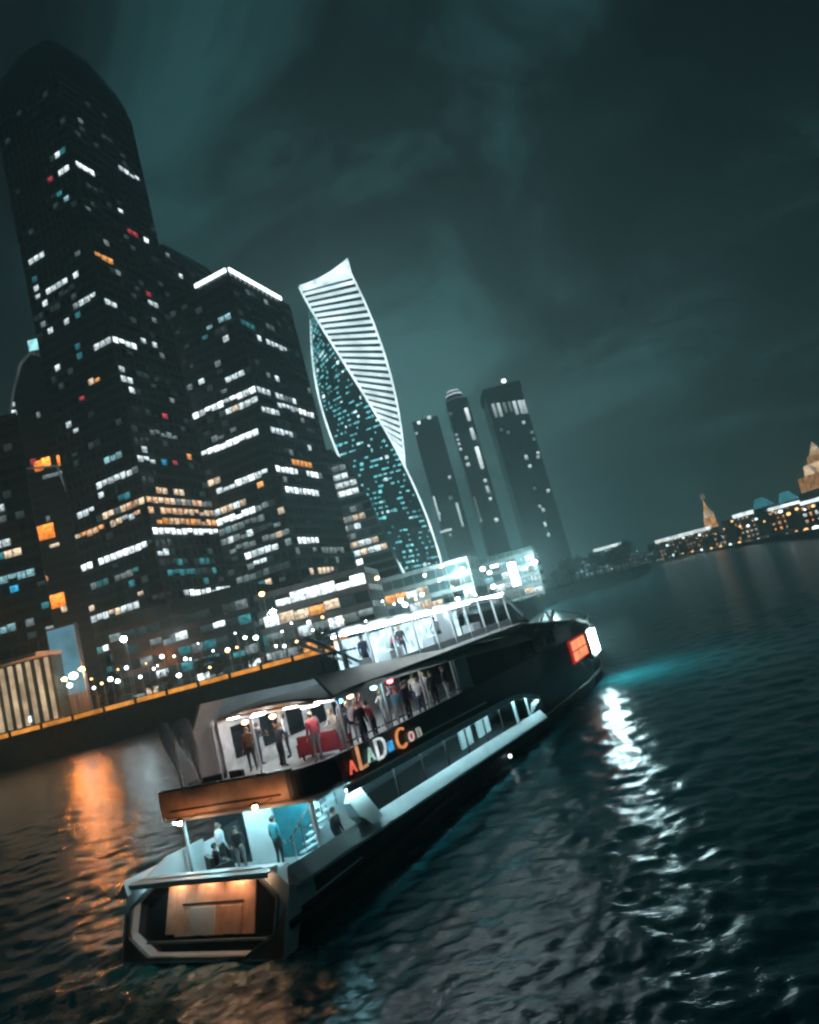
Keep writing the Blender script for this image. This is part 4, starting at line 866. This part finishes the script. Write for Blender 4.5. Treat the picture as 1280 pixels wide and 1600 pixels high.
MB().raw([(3.42, 15.0, 4.3), (3.42, 16.4, 4.3), (3.42, 16.9, 5.9), (3.42, 15.0, 6.0), (3.38, 15.0, 4.3), (3.38, 16.4, 4.3), (3.38, 16.9, 5.9), (3.38, 15.0, 6.0)], [(0, 1, 2, 3), (7, 6, 5, 4), (0, 4, 5, 1), (1, 5, 6, 2), (2, 6, 7, 3), (3, 7, 4, 0)]).build('wind_screen', WHITE, boat)
MB().bar((3.5, 5, 4.62), (3.5, 16, 4.5), 0.05).build('side_rail', RAIL, boat)
# aft canopy over the middle deck
m = MB(); R_ = []
def aft_y(x): return 4.5 + (3.5 - x) * 0.26
for x in (-3.4, -1.7, 0, 1.7, 3.5):
    z = 6.55 - 0.02 * x * x; R_.append([(x, aft_y(x), z), (x, aft_y(x), z - 0.1), (x, 7.0, z - 0.02), (x, 7.0, z + 0.1)])
m.loft(R_).build('aft_canopy', BEIGE, boat)
MB().bar((-3.4, aft_y(-3.4) - .04, 6.28), (3.5, aft_y(3.5) - .04, 6.28), 0.06).build('canopy_edge', pm('copper_trim', (0.5, 0.2, 0.1), 0.3, metal=0.5), boat)
# upper deck side fascia
for sx in (1, -1):
    R_ = []
    for y, z0, z1 in ((4.9, 6.16, 7.12), (8, 6.12, 6.95), (13, 5.95, 6.62), (17, 5.72, 6.3), (20.5, 5.5, 6.0), (26, 5.2, 5.75)):
        R_.append([(sx * 3.48, y, z0), (sx * 3.62, y, z0), (sx * 2.90, y, z1), (sx * 2.78, y, z1)])
    MB().loft(R_).build('roof_fascia', BEIGE, boat)
MB().prism([(3.45, 5.0), (3.45, 26), (-3.45, 26), (-3.45, 6.9)], 6.22, 6.36).build('sun_deck', DECK, boat)
MB().loft([[(-3.3, y, z - 0.1), (3.3, y, z - 0.1), (3.3, y, z), (-3.3, y, z)] for y, z in ((26.0, 6.3), (30, 5.9), (38, 5.2), (40.5, 4.6))]).build('forward_roof', BEIGE, boat)
# dark forward cheeks
for sx in (1, -1):
    R_ = []
    for y, z1 in ((16.5, 5.75), (20, 5.55), (26, 5.3), (32, 5.25), (38, 5.0), (40.5, 4.4)):
        b_ = min(3.55, hb(y)); z0 = interp(y, [(16.5, 4.28), (34, 4.05), (40.5, 3.5)]); R_.append([(sx * (b_ - .16), y, z0), (sx * b_, y, z0), (sx * (b_ - .12), y, z1), (sx * (b_ - .28), y, z1)])
    MB().loft(R_).build('forward_cheek', HULLM, boat)
    for y in (21.0, 23.5, 26, 28.5): MB().raw([(sx * 3.56, y, 4.45), (sx * 3.56, y + 2.0, 4.42), (sx * 3.47, y + 2.2, 5.2), (sx * 3.47, y + .3, 5.25)], [(0, 1, 2, 3)]).build('cheek_pane', TINT, boat)
MB().box((0, 40.4, 4.0), (5.9, 0.12, 1.2)).build('front_bulkhead', HULLM, boat)
MB().loft([[(-hb(y) * .95, y, z), (hb(y) * .95, y, z), (hb(y) * .95, y, z + .08), (-hb(y) * .95, y, z + .08)] for y, z in ((40, 3.2), (46, 3.3), (50, 3.6), (51.6, 3.75))]).build('fore_deck', DECK, boat)
for sx in (1, -1):
    for y in (41, 43, 45, 47, 49, 51): MB().bar((sx * hb(y) * .95, y + .4, 3.3), (sx * hb(y) * .95, y + .6, 4.6), 0.06).build('rail_post', RAIL, boat)
    for h_ in (4.0, 4.6):
        pts = [(sx * hb(y) * .95, y + .6, h_) for y in (41, 43, 45, 47, 49, 51, 52)]; m = MB()
        for a, b_ in zip(pts, pts[1:]): m.bar(a, b_, 0.06)
        m.build('bow_rail', RAIL, boat)
# upper glass house
hy = [7.4 + 2.05 * i for i in range(10)]
def hx(y): return interp(y, [(6.9, 2.1), (17, -2.5), (30, -2.5)])
MB().loft([[(hx(y), y, z), (2.66, y, z), (2.6, y, z + .12), (hx(y) + .1, y, z + .12)] for y, z in ((6.9, 8.42), (10, 8.44), (14, 8.46), (17, 8.43), (22, 8.36), (26.2, 8.1))]).build('house_roof', WHITE, boat)
HR = [o for o in boat.children if o.name.startswith('house_roof')][0]
MB().loft([[(x, 26.2, 8.1), (x * 1.02, 28.2, 6.7), (x * 1.02, 28.3, 6.75), (x, 26.3, 8.18)] for x in (-2.55, -.9, .9, 2.55)]).build('wheelhouse_front', CLEAR, HR)
MB().bar((2.58, 26.2, 8.12), (2.62, 28.3, 6.7), 0.14).build('house_post', WHITE, HR)
for sx in (1, -1):
    for i, y in enumerate(hy):
        if sx < 0 and y < 17: continue
        MB().bar((sx * 2.62, y, 6.34), (sx * 2.55, y, 8.42), 0.10).build('house_post', WHITE, HR)
    for i in range(9):
        if sx < 0 and hy[i] < 17: continue
        MB().box((sx * 2.58, hy[i] + 1.02, 7.55), (0.03, 1.9, 1.55)).build('house_pane', CLEAR, HR)
        MB().box((sx * 2.60, hy[i] + 1.02, 6.60), (0.05, 1.9, 0.36)).build('house_panel', WHITE, HR)
for i in range(9): MB().box(((hx(hy[i] + 1) + 2.6) / 2, hy[i] + 1.0, 8.30), ((2.6 - hx(hy[i] + 1)) * .6, 0.35, 0.05)).build('house_lamp', L_HOUSE, HR)
MB().box((0.9, 20.4, 7.3), (0.1, 2.2, 1.9)).build('house_partition', WHITE, boat)
for i in range(6): MB().box((1.9 if i < 2 else 1.5 if i % 2 else 0.5, 9.4 + 2.6 * i, 6.75), (0.7, 1.1, 0.75)).build('house_counter', WHITE, boat)
MB().loft([[(x, y, 6.4), (x + .05, y, 6.4), (x + .05, y, 8.1), (x, y, 8.1)] for x, y in ((2.1, 7.7), (0.9, 10.4), (-0.3, 13.2), (-0.3, 24.6))]).build('house_glow_wall', em('house_wall_glow', (0.55, 0.85, 1.0), 2.2, var=0.8, scale=1.6, sample=True), boat)  # glowing wall added to stand in for the bright house interior
for sx in (1, -1):
    for i in range(9):
        if sx < 0 and hy[i] < 17: continue
        MB().box((sx * 2.72, hy[i] + 1.0, 8.38), (0.10, 1.5, 0.04)).build('eave_fill_lamp', em('eave_fill_light', (0.80, 0.92, 0.95), 45.0, var=0.2, sample=True), HR)  # strips added under the eave to light the roof fascia
for x in (-2.6, -0.8, 1.2, 3.0): MB().box((x, aft_y(x) + .2, 6.20), (0.6, 0.10, 0.05)).build('canopy_fill_lamp', em('canopy_fill_light', (1.0, 0.86, 0.80), 22.0, var=0.2, sample=True), boat)  # lamps added under the canopy edge to brighten banners and balcony
# sun deck aft rail with slanting stays
for y in (5.6, 6.4, 7.2): MB().bar((2.85, y, 7.0), (2.85, y, 7.75), 0.05).build('rail_post', RAIL, boat)
MB().bar((2.85, 5.4, 7.75), (2.85, 8, 7.65), 0.07).build('side_rail', RAIL, boat)
MB().bar((2.6, 5.3, 8.5), (2.7, 8.2, 7.1), 0.10).build('stay', WHITE, boat); MB().bar((2.2, 5.3, 8.4), (2.2, 8.4, 7.1), 0.10).build('stay', WHITE, boat)
# bow mast and anchor gear
MB().bar((1.2, 37.5, 5.2), (1.6, 38.2, 6.2), 0.16).build('signal_mast', WHITE, boat); MB().bar((1.6, 38.2, 6.2), (2.6, 41.5, 5.3), 0.08).build('mast_stay', RAIL, boat)
for a in ((0.3, 36.5), (1.9, 36.8), (1.0, 38.5)): MB().bar((a[0], a[1], 5.0), (1.2, 37.4, 6.3), 0.10).build('mast_leg', WHITE, boat)
# lit orange side window and floodlight near the bow
RED = em('red_frame_light', (1.0, 0.05, 0.06), 0.5, var=0.4)
def quad_box(y0, y1, z0, z1, t_, off, name, mat, dz=0.0, par=None):
    xa, xb = hb(y0) + off, hb(y1) + off
    return MB().raw([(xa, y0, z0), (xb, y1, z0 + dz), (xb, y1, z1 + dz), (xa, y0, z1), (xa + t_, y0, z0), (xb + t_, y1, z0 + dz), (xb + t_, y1, z1 + dz), (xa + t_, y0, z1)], [(3, 2, 1, 0), (4, 5, 6, 7), (0, 1, 5, 4), (1, 2, 6, 5), (2, 3, 7, 6), (3, 0, 4, 7)]).build(name, mat, par or boat)
cwf = quad_box(32.9, 37.6, 2.45, 4.02, 0.12, 0.03, 'cabin_window_frame', RED)
OW = em('orange_cabin_light', (1.0, 0.33, 0.15), 1.25, var=0.3, scale=1.2, sample=True)
quad_box(33.2, 37.3, 3.28, 3.92, 0.06, 0.14, 'cabin_window', OW, par=cwf); quad_box(33.2, 37.3, 2.56, 3.18, 0.06, 0.14, 'cabin_window', OW, par=cwf)
FL = em('bow_flood', (0.62, 0.95, 1.0), 150.0, var=0.15, sample=True)
flc = quad_box(37.8, 40.5, 2.0, 4.2, 0.34, 0.05, 'floodlight_casing', STEEL); quad_box(38.5, 40.1, 2.3, 4.0, 0.18, 0.40, 'floodlight', FL, par=flc)
MB().lathe((3.68, 17.9, 0.42), [(0.02, -.1), (0.1, -.05), (0.1, .05), (0.02, .1)], 8).build('hull_lamp', em('hull_lamp_light', (.8, .95, 1), 3, var=.1), boat)

# ------------------------------------------------------------------ things aboard
def sw(x, y, z): 
    return SHIP_O + Vector((x * math.cos(SHIP_H) + y * math.sin(SHIP_H), -x * math.sin(SHIP_H) + y * math.cos(SHIP_H), z))
# feather banners
for i, (x, y, w, hgt, lab) in enumerate([(-3.1, 3.5, 0.62, 2.4, 'narrow left one of two grey feather banners on the stern balcony'), (-2.2, 3.6, 0.95, 2.45, 'wider right one of two grey feather banners on the stern balcony')]):
    r = thing('feather_banner', lab, 'banner', sw(x, y, 4.42), -SHIP_H, 'feather banners')
    MB().lathe((0, 0, -0.9), [(0.2, 0), (0.16, 0.06), (0.03, 0.08), (0.025, 1.2)], 8).build('base', STEEL, r)
    prof = [(0.0, 0.08), (0.3, 0.22), (0.9, 0.55), (1.5, 0.85), (2.0, 1.0), (2.25, 0.85), (2.4, 0.3)]
    m = MB(); R_ = []
    for z, k in prof: R_.append([(-w * k * 0.75 - 0.10 * z, 0.05 * math.sin(z * 2), z), (-0.1 * z, -0.05 - 0.03 * k, z), (w * k * 0.3 - 0.1 * z, 0.03, z), (-0.1 * z, 0.05 + 0.03 * k, z)])
    m.loft(R_).build('cloth', CLOTH, r, smooth=True)
def armchair(x, y, z, rz, mat, label, w=0.8):
    r = thing('armchair' if w < 1 else 'sofa', label, 'armchair' if w < 1 else 'sofa', sw(x, y, z), -SHIP_H + rz)
    MB().box((0, 0, 0.30), (w, 0.7, 0.22)).build('seat', mat, r); MB().box((0, 0.34, 0.6), (w, 0.14, 0.66)).build('backrest', mat, r)
    for sx in (1, -1):
        MB().box((sx * (w / 2 + .06), 0, 0.38), (0.12, 0.74, 0.5)).build('armrest', mat, r)
        for sy in (1, -1): MB().box((sx * (w / 2 - .06), sy * .28, 0.095), (0.06, 0.06, 0.19)).build('leg', BLACK, r)
armchair(1.1, 6.9, 3.99, math.pi, REDC, 'dark red sofa under the aft end of the middle deck', 1.9)
armchair(-2.6, 4.3, 3.48, 0.3, BLACK, 'dark armchair beside the grey feather banners on the balcony')
armchair(-1.7, 4.5, 3.48, -0.2, BLACK, 'dark armchair nearest the slanted wind screen on the balcony')
armchair(-1.9, 3.4, 1.04, 2.6, BLACK, 'dark armchair on the lit aft main deck')

# people
POSES = {}
def make_person(pose):
    J = {'pelvis': (0, 0, .95), 'spine': (0, .01, 1.15), 'chest': (0, 0, 1.36), 'neck': (0, 0, 1.50), 'head': (0, -.02, 1.60), 'crown': (0, -.01, 1.72)}
    for s, n in ((1, 'l'), (-1, 'r')):
        J.update({'sh' + n: (s * .19, 0, 1.42), 'el' + n: (s * .25, .03, 1.14), 'wr' + n: (s * .26, -.06, .90), 'ha' + n: (s * .265, -.10, .81), 'hip' + n: (s * .10, 0, .90), 'kn' + n: (s * .11, -.02, .50), 'an' + n: (s * .12, .02, .08), 'to' + n: (s * .13, -.14, .04)})
    if pose == 'raise':
        J.update({'ell': (.36, -.08, 1.55), 'wrl': (.30, -.16, 1.80), 'hal': (.28, -.19, 1.89), 'elr': (-.30, -.16, 1.20), 'wrr': (-.18, -.32, 1.34), 'har': (-.14, -.37, 1.41)})
    if pose == 'lean':
        J.update({'spine': (0, -.04, 1.14), 'chest': (0, -.12, 1.34), 'neck': (0, -.16, 1.47), 'head': (0, -.20, 1.57), 'crown': (0, -.21, 1.69)})
        for s, n in ((1, 'l'), (-1, 'r')): J.update({'sh' + n: (s * .19, -.13, 1.39), 'el' + n: (s * .26, -.22, 1.14), 'wr' + n: (s * .18, -.42, 1.10), 'ha' + n: (s * .15, -.50, 1.09)})
    if pose == 'sit':
        for k in list(J): J[k] = (J[k][0], J[k][1] + .1, J[k][2] - .44)
        for s, n in ((1, 'l'), (-1, 'r')): J.update({'kn' + n: (s * .14, -.36, .50), 'an' + n: (s * .14, -.34, .08), 'to' + n: (s * .15, -.50, .04), 'wr' + n: (s * .2, -.16, .62), 'ha' + n: (s * .17, -.24, .60)})
    bones = [('pelvis', 'spine'), ('spine', 'chest'), ('chest', 'neck'), ('neck', 'head'), ('head', 'crown')]
    for n in 'lr': bones += [('chest', 'sh' + n), ('sh' + n, 'el' + n), ('el' + n, 'wr' + n), ('wr' + n, 'ha' + n), ('pelvis', 'hip' + n), ('hip' + n, 'kn' + n), ('kn' + n, 'an' + n), ('an' + n, 'to' + n)]
    rad = {'pelvis': (.155, .115), 'spine': (.14, .10), 'chest': (.165, .115), 'neck': (.055, .055), 'head': (.082, .098), 'crown': (.06, .07), 'sh': (.07, .07), 'el': (.046, .046), 'wr': (.032, .03), 'ha': (.038, .02), 'hip': (.095, .1), 'kn': (.06, .062), 'an': (.042, .045), 'to': (.042, .03)}
    names = list(J); me = bpy.data.meshes.new('skel'); me.from_pydata([J[k] for k in names], [(names.index(a), names.index(b_)) for a, b_ in bones], [])
    o = bpy.data.objects.new('skel', me); COL.objects.link(o); md = o.modifiers.new('skin', 'SKIN'); md.use_smooth_shade = True
    for i, k in enumerate(names):
        me.skin_vertices[0].data[i].radius = rad.get(k) or rad[k[:-1]]; me.skin_vertices[0].data[i].use_root = (k == 'pelvis')
    o.modifiers.new('sub', 'SUBSURF').levels = 1; o.modifiers['sub'].render_levels = 1
    dg = bpy.context.evaluated_depsgraph_get(); dg.update(); bm_ = bpy.data.meshes.new_from_object(o.evaluated_get(dg)); bpy.data.objects.remove(o)
    # fingers and nose joined into the body mesh
    m = MB(); m.v = [tuple(v.co) for v in bm_.vertices]; m.f = [tuple(p.vertices) for p in bm_.polygons]; nb0 = len(m.f)
    for n in 'lr':
        w_, h_ = Vector(J['wr' + n]), Vector(J['ha' + n]); d = (h_ - w_).normalized(); sd_ = d.cross(Vector((1, 0, 0))).normalized(); nn = d.cross(sd_)
        for q in range(4):
            b0 = h_ + sd_ * (q - 1.5) * .019 + d * .01; kn_ = b0 + d * (.045 - .004 * abs(q - 1.2)) + nn * .004; tp_ = kn_ + d * .028 + nn * .02; m.bar(b0, kn_, .017, n=5); m.bar(kn_, tp_, .014, n=5)
        b0 = w_.lerp(h_, .55) + sd_ * .03; m.bar(b0, b0 + sd_ * .03 + d * .04, .018, n=5)
    hd = Vector(J['head']); m.bar(hd + Vector((0, -.085, .015)), hd + Vector((0, -.125, -.015)), .028, n=5)
    for s in (1, -1):
        m.bar(hd + Vector((s * .078, .01, -.02)), hd + Vector((s * .088, .015, .04)), .026, n=5); m.bar(hd + Vector((s * .032, -.088, .03)), hd + Vector((s * .032, -.097, .03)), .022, n=5)
    bpy.data.meshes.remove(bm_)
    me = bpy.data.meshes.new('person_' + pose); me.from_pydata(m.v, [], m.f); me.update()
    segs = [(a, b_, Vector(J[a]), Vector(J[b_])) for a, b_ in bones]
    for i, p in enumerate(me.polygons):
        p.use_smooth = True
        c = Vector(p.center); best = None
        if i >= nb0: p.material_index = 0; continue
        for a, b_, A_, B_ in segs:
            t_ = max(0, min(1, (c - A_).dot(B_ - A_) / max(1e-9, (B_ - A_).length_squared))); dd = (c - A_.lerp(B_, t_)).length
            if best is None or dd < best[0]: best = (dd, a, b_)
        k = best[1] + '-' + best[2]
        p.material_index = 0 if ('head' in k or 'ha' == best[2][:2] or k == 'chest-neck' and c.z > J['neck'][2] - .02) else 2 if ('hip' in k or 'kn' in k or 'an' in k) else 1
        if best[2][:2] == 'to': p.material_index = 2
    hair = MB(); hc = Vector(J['head']) + Vector((0, .018, .035)); R_ = []
    for z, q in ((-.08, .055), (-.03, .095), (.03, .105), (.08, .092), (.115, .05), (.122, .01)): R_.append([(hc.x + q * .92 * math.cos(t * .628), hc.y + q * math.sin(t * .628) + (.018 if z < .05 else 0), hc.z + z) for t in range(10)])
    hair.loft(R_); hm = bpy.data.meshes.new('hair_' + pose); hm.from_pydata(hair.v, [], hair.f)
    for p in hm.polygons: p.use_smooth = True
    return me, hm
SKIN = pm('skin', (0.48, 0.30, 0.22), 0.55, var=0.12, scale=8); HAIRS = [pm('dark_hair', (0.03, 0.022, 0.018), 0.6, scale=20), pm('brown_hair', (0.10, 0.06, 0.035), 0.6, scale=20), pm('fair_hair', (0.32, 0.22, 0.12), 0.6, scale=20)]
CLO = {'black': (0.02, 0.02, 0.022), 'white': (0.62, 0.63, 0.64), 'navy': (0.03, 0.04, 0.08), 'grey': (0.22, 0.22, 0.23), 'red': (0.36, 0.04, 0.05), 'teal': (0.05, 0.24, 0.28), 'beige': (0.42, 0.36, 0.28), 'brown': (0.14, 0.08, 0.05)}
def person(x, y, z, rz, pose, top, leg, hair, label, s=1.0):
    if pose not in POSES: POSES[pose] = make_person(pose)
    me, hm = POSES[pose]; me = me.copy()
    for mt in (SKIN, pm('cloth_' + top, CLO[top], 0.85, scale=9), pm('cloth_' + leg, CLO[leg], 0.85, scale=9)): me.materials.append(mt)
    o = bpy.data.objects.new('person', me); COL.objects.link(o); o.location = sw(x, y, z); o.rotation_euler = (0, 0, -SHIP_H + rz); o.scale = (s, s, s)
    tag(o, label, 'person', 'passengers on the boat')
    h2 = hm.copy(); h2.materials.append(HAIRS[hair]); h = bpy.data.objects.new('hair', h2); COL.objects.link(h); h.parent = o
    return o
F1, F2 = 3.99, 1.04
person(-1.9, 3.42, 1.04, 2.7, 'sit', 'black', 'black', 0, 'person in black seated in the armchair on the aft deck')
person(-1.15, 3.7, F2, 0.6, 'lean', 'black', 'grey', 0, 'person in black bending forward beside the seated one on the aft deck')
person(-2.5, 4.2, F2, 2.9, 'stand', 'white', 'black', 1, 'person in a white top standing behind the aft deck armchair')
person(0.25, 4.1, F2, 3.0, 'stand', 'teal', 'black', 0, 'person in a teal top standing by the aft deck stairs')
person(2.95, 4.1, F2, 1.6, 'stand', 'black', 'black', 0, 'person in black at the side gap next to the white cabin corner')
person(-2.2, 6.4, F1, 0.5, 'stand', 'brown', 'black', 1, 'person in brown beside the slanted wind screen on the middle deck')
person(-0.9, 6.7, F1, -0.4, 'raise', 'black', 'black', 0, 'person with a raised arm left of the red sofa')
person(0.2, 7.6, F1, 0.3, 'stand', 'grey', 'black', 1, 'person in grey standing behind the red sofa')
person(1.9, 7.8, F1, 0.9, 'stand', 'white', 'grey', 2, 'person in white standing right of the red sofa')
person(2.9, 5.9, F1, 2.2, 'lean', 'black', 'black', 0, 'person in black leaning over the first sign letters')
person(3.0, 6.9, F1, 1.2, 'stand', 'black', 'navy', 0, 'person in black standing above the letter D')
person(2.2, 8.0, F1, 2.0, 'raise', 'red', 'black', 1, 'person in red dancing with a raised arm behind the rail')
person(2.9, 8.9, F1, 1.8, 'stand', 'white', 'white', 2, 'person all in white at the rail above the letter C')
person(2.3, 9.9, F1, 0.4, 'raise', 'white', 'black', 1, 'person in a white top raising an arm right of the letters')
person(2.9, 10.7, F1, 1.3, 'stand', 'navy', 'black', 0, 'person in navy at the rail right of the sign letters')
person(2.2, 11.8, F1, 2.4, 'lean', 'black', 'black', 0, 'person in black leaning by the middle of the open deck')
person(2.9, 13.3, F1, 1.0, 'stand', 'black', 'black', 0, 'left one of two people in black near the white wind screen')
person(2.95, 14.5, F1, 1.9, 'stand', 'black', 'white', 1, 'person in black top and pale trousers beside the white wind screen')
rp = random.Random(11); COLS = ['black', 'white', 'navy', 'grey', 'red', 'beige', 'brown', 'teal']
for i, (x, y) in enumerate(((-2.7, 7.4), (-1.5, 7.9), (-0.4, 6.1), (0.9, 8.6), (1.5, 5.9), (2.1, 6.6), (1.2, 9.4), (3.05, 9.7), (1.7, 10.7), (3.0, 11.7), (1.2, 12.5), (2.2, 13.9), (3.0, 7.7), (1.1, 14.8))):
    tp_c = COLS[i % 8]; person(x, y, F1, rp.uniform(0, 6.28), rp.choice(('stand', 'raise', 'lean')), tp_c, rp.choice(('black', 'navy', 'grey')), i % 3, f'party guest in {tp_c}, {ORD[i]} in the crowd on the middle deck', rp.uniform(0.96, 1.06))
person(2.9, 41.8, 3.28, 2.2, 'stand', 'white', 'grey', 0, 'person in white on the foredeck right of the floodlight')
person(0.8, 33.0, 5.66, 1.2, 'sit', 'white', 'navy', 1, 'person in white sitting on the dark forward roof')
for i, (x, y) in enumerate(((2.1, 9.7), (1.6, 12.9), (0.6, 15.6), (1.6, 17.9), (1.2, 22.6))):
    person(x, y, 6.36, 1.2 + i, ('stand', 'lean')[i % 2], ('navy', 'red', 'black', 'grey', 'teal')[i], 'black', i % 3, f'person in {("navy", "red", "black", "grey", "teal")[i]}, {ORD[i]} from the stern inside the upper glass house')

# ------------------------------------------------------------------ haze
hz = MB().box((0, 0, 149.5), (5400, 5400, 309)).build('haze', bpy.data.materials.new('haze_air')); hz['kind'] = 'stuff'
hm_ = hz.data.materials[0]; hm_.use_nodes = True; q = hm_.node_tree.nodes
for n in list(q): q.remove(n)
ho = q.new('ShaderNodeOutputMaterial'); hv = q.new('ShaderNodeVolumePrincipled'); hm_.node_tree.links.new(hv.outputs[0], ho.inputs['Volume'])
hv.inputs['Color'].default_value = (0.66, 0.95, 0.98, 1); hv.inputs['Density'].default_value = 0.0010; hv.inputs['Anisotropy'].default_value = 0.5
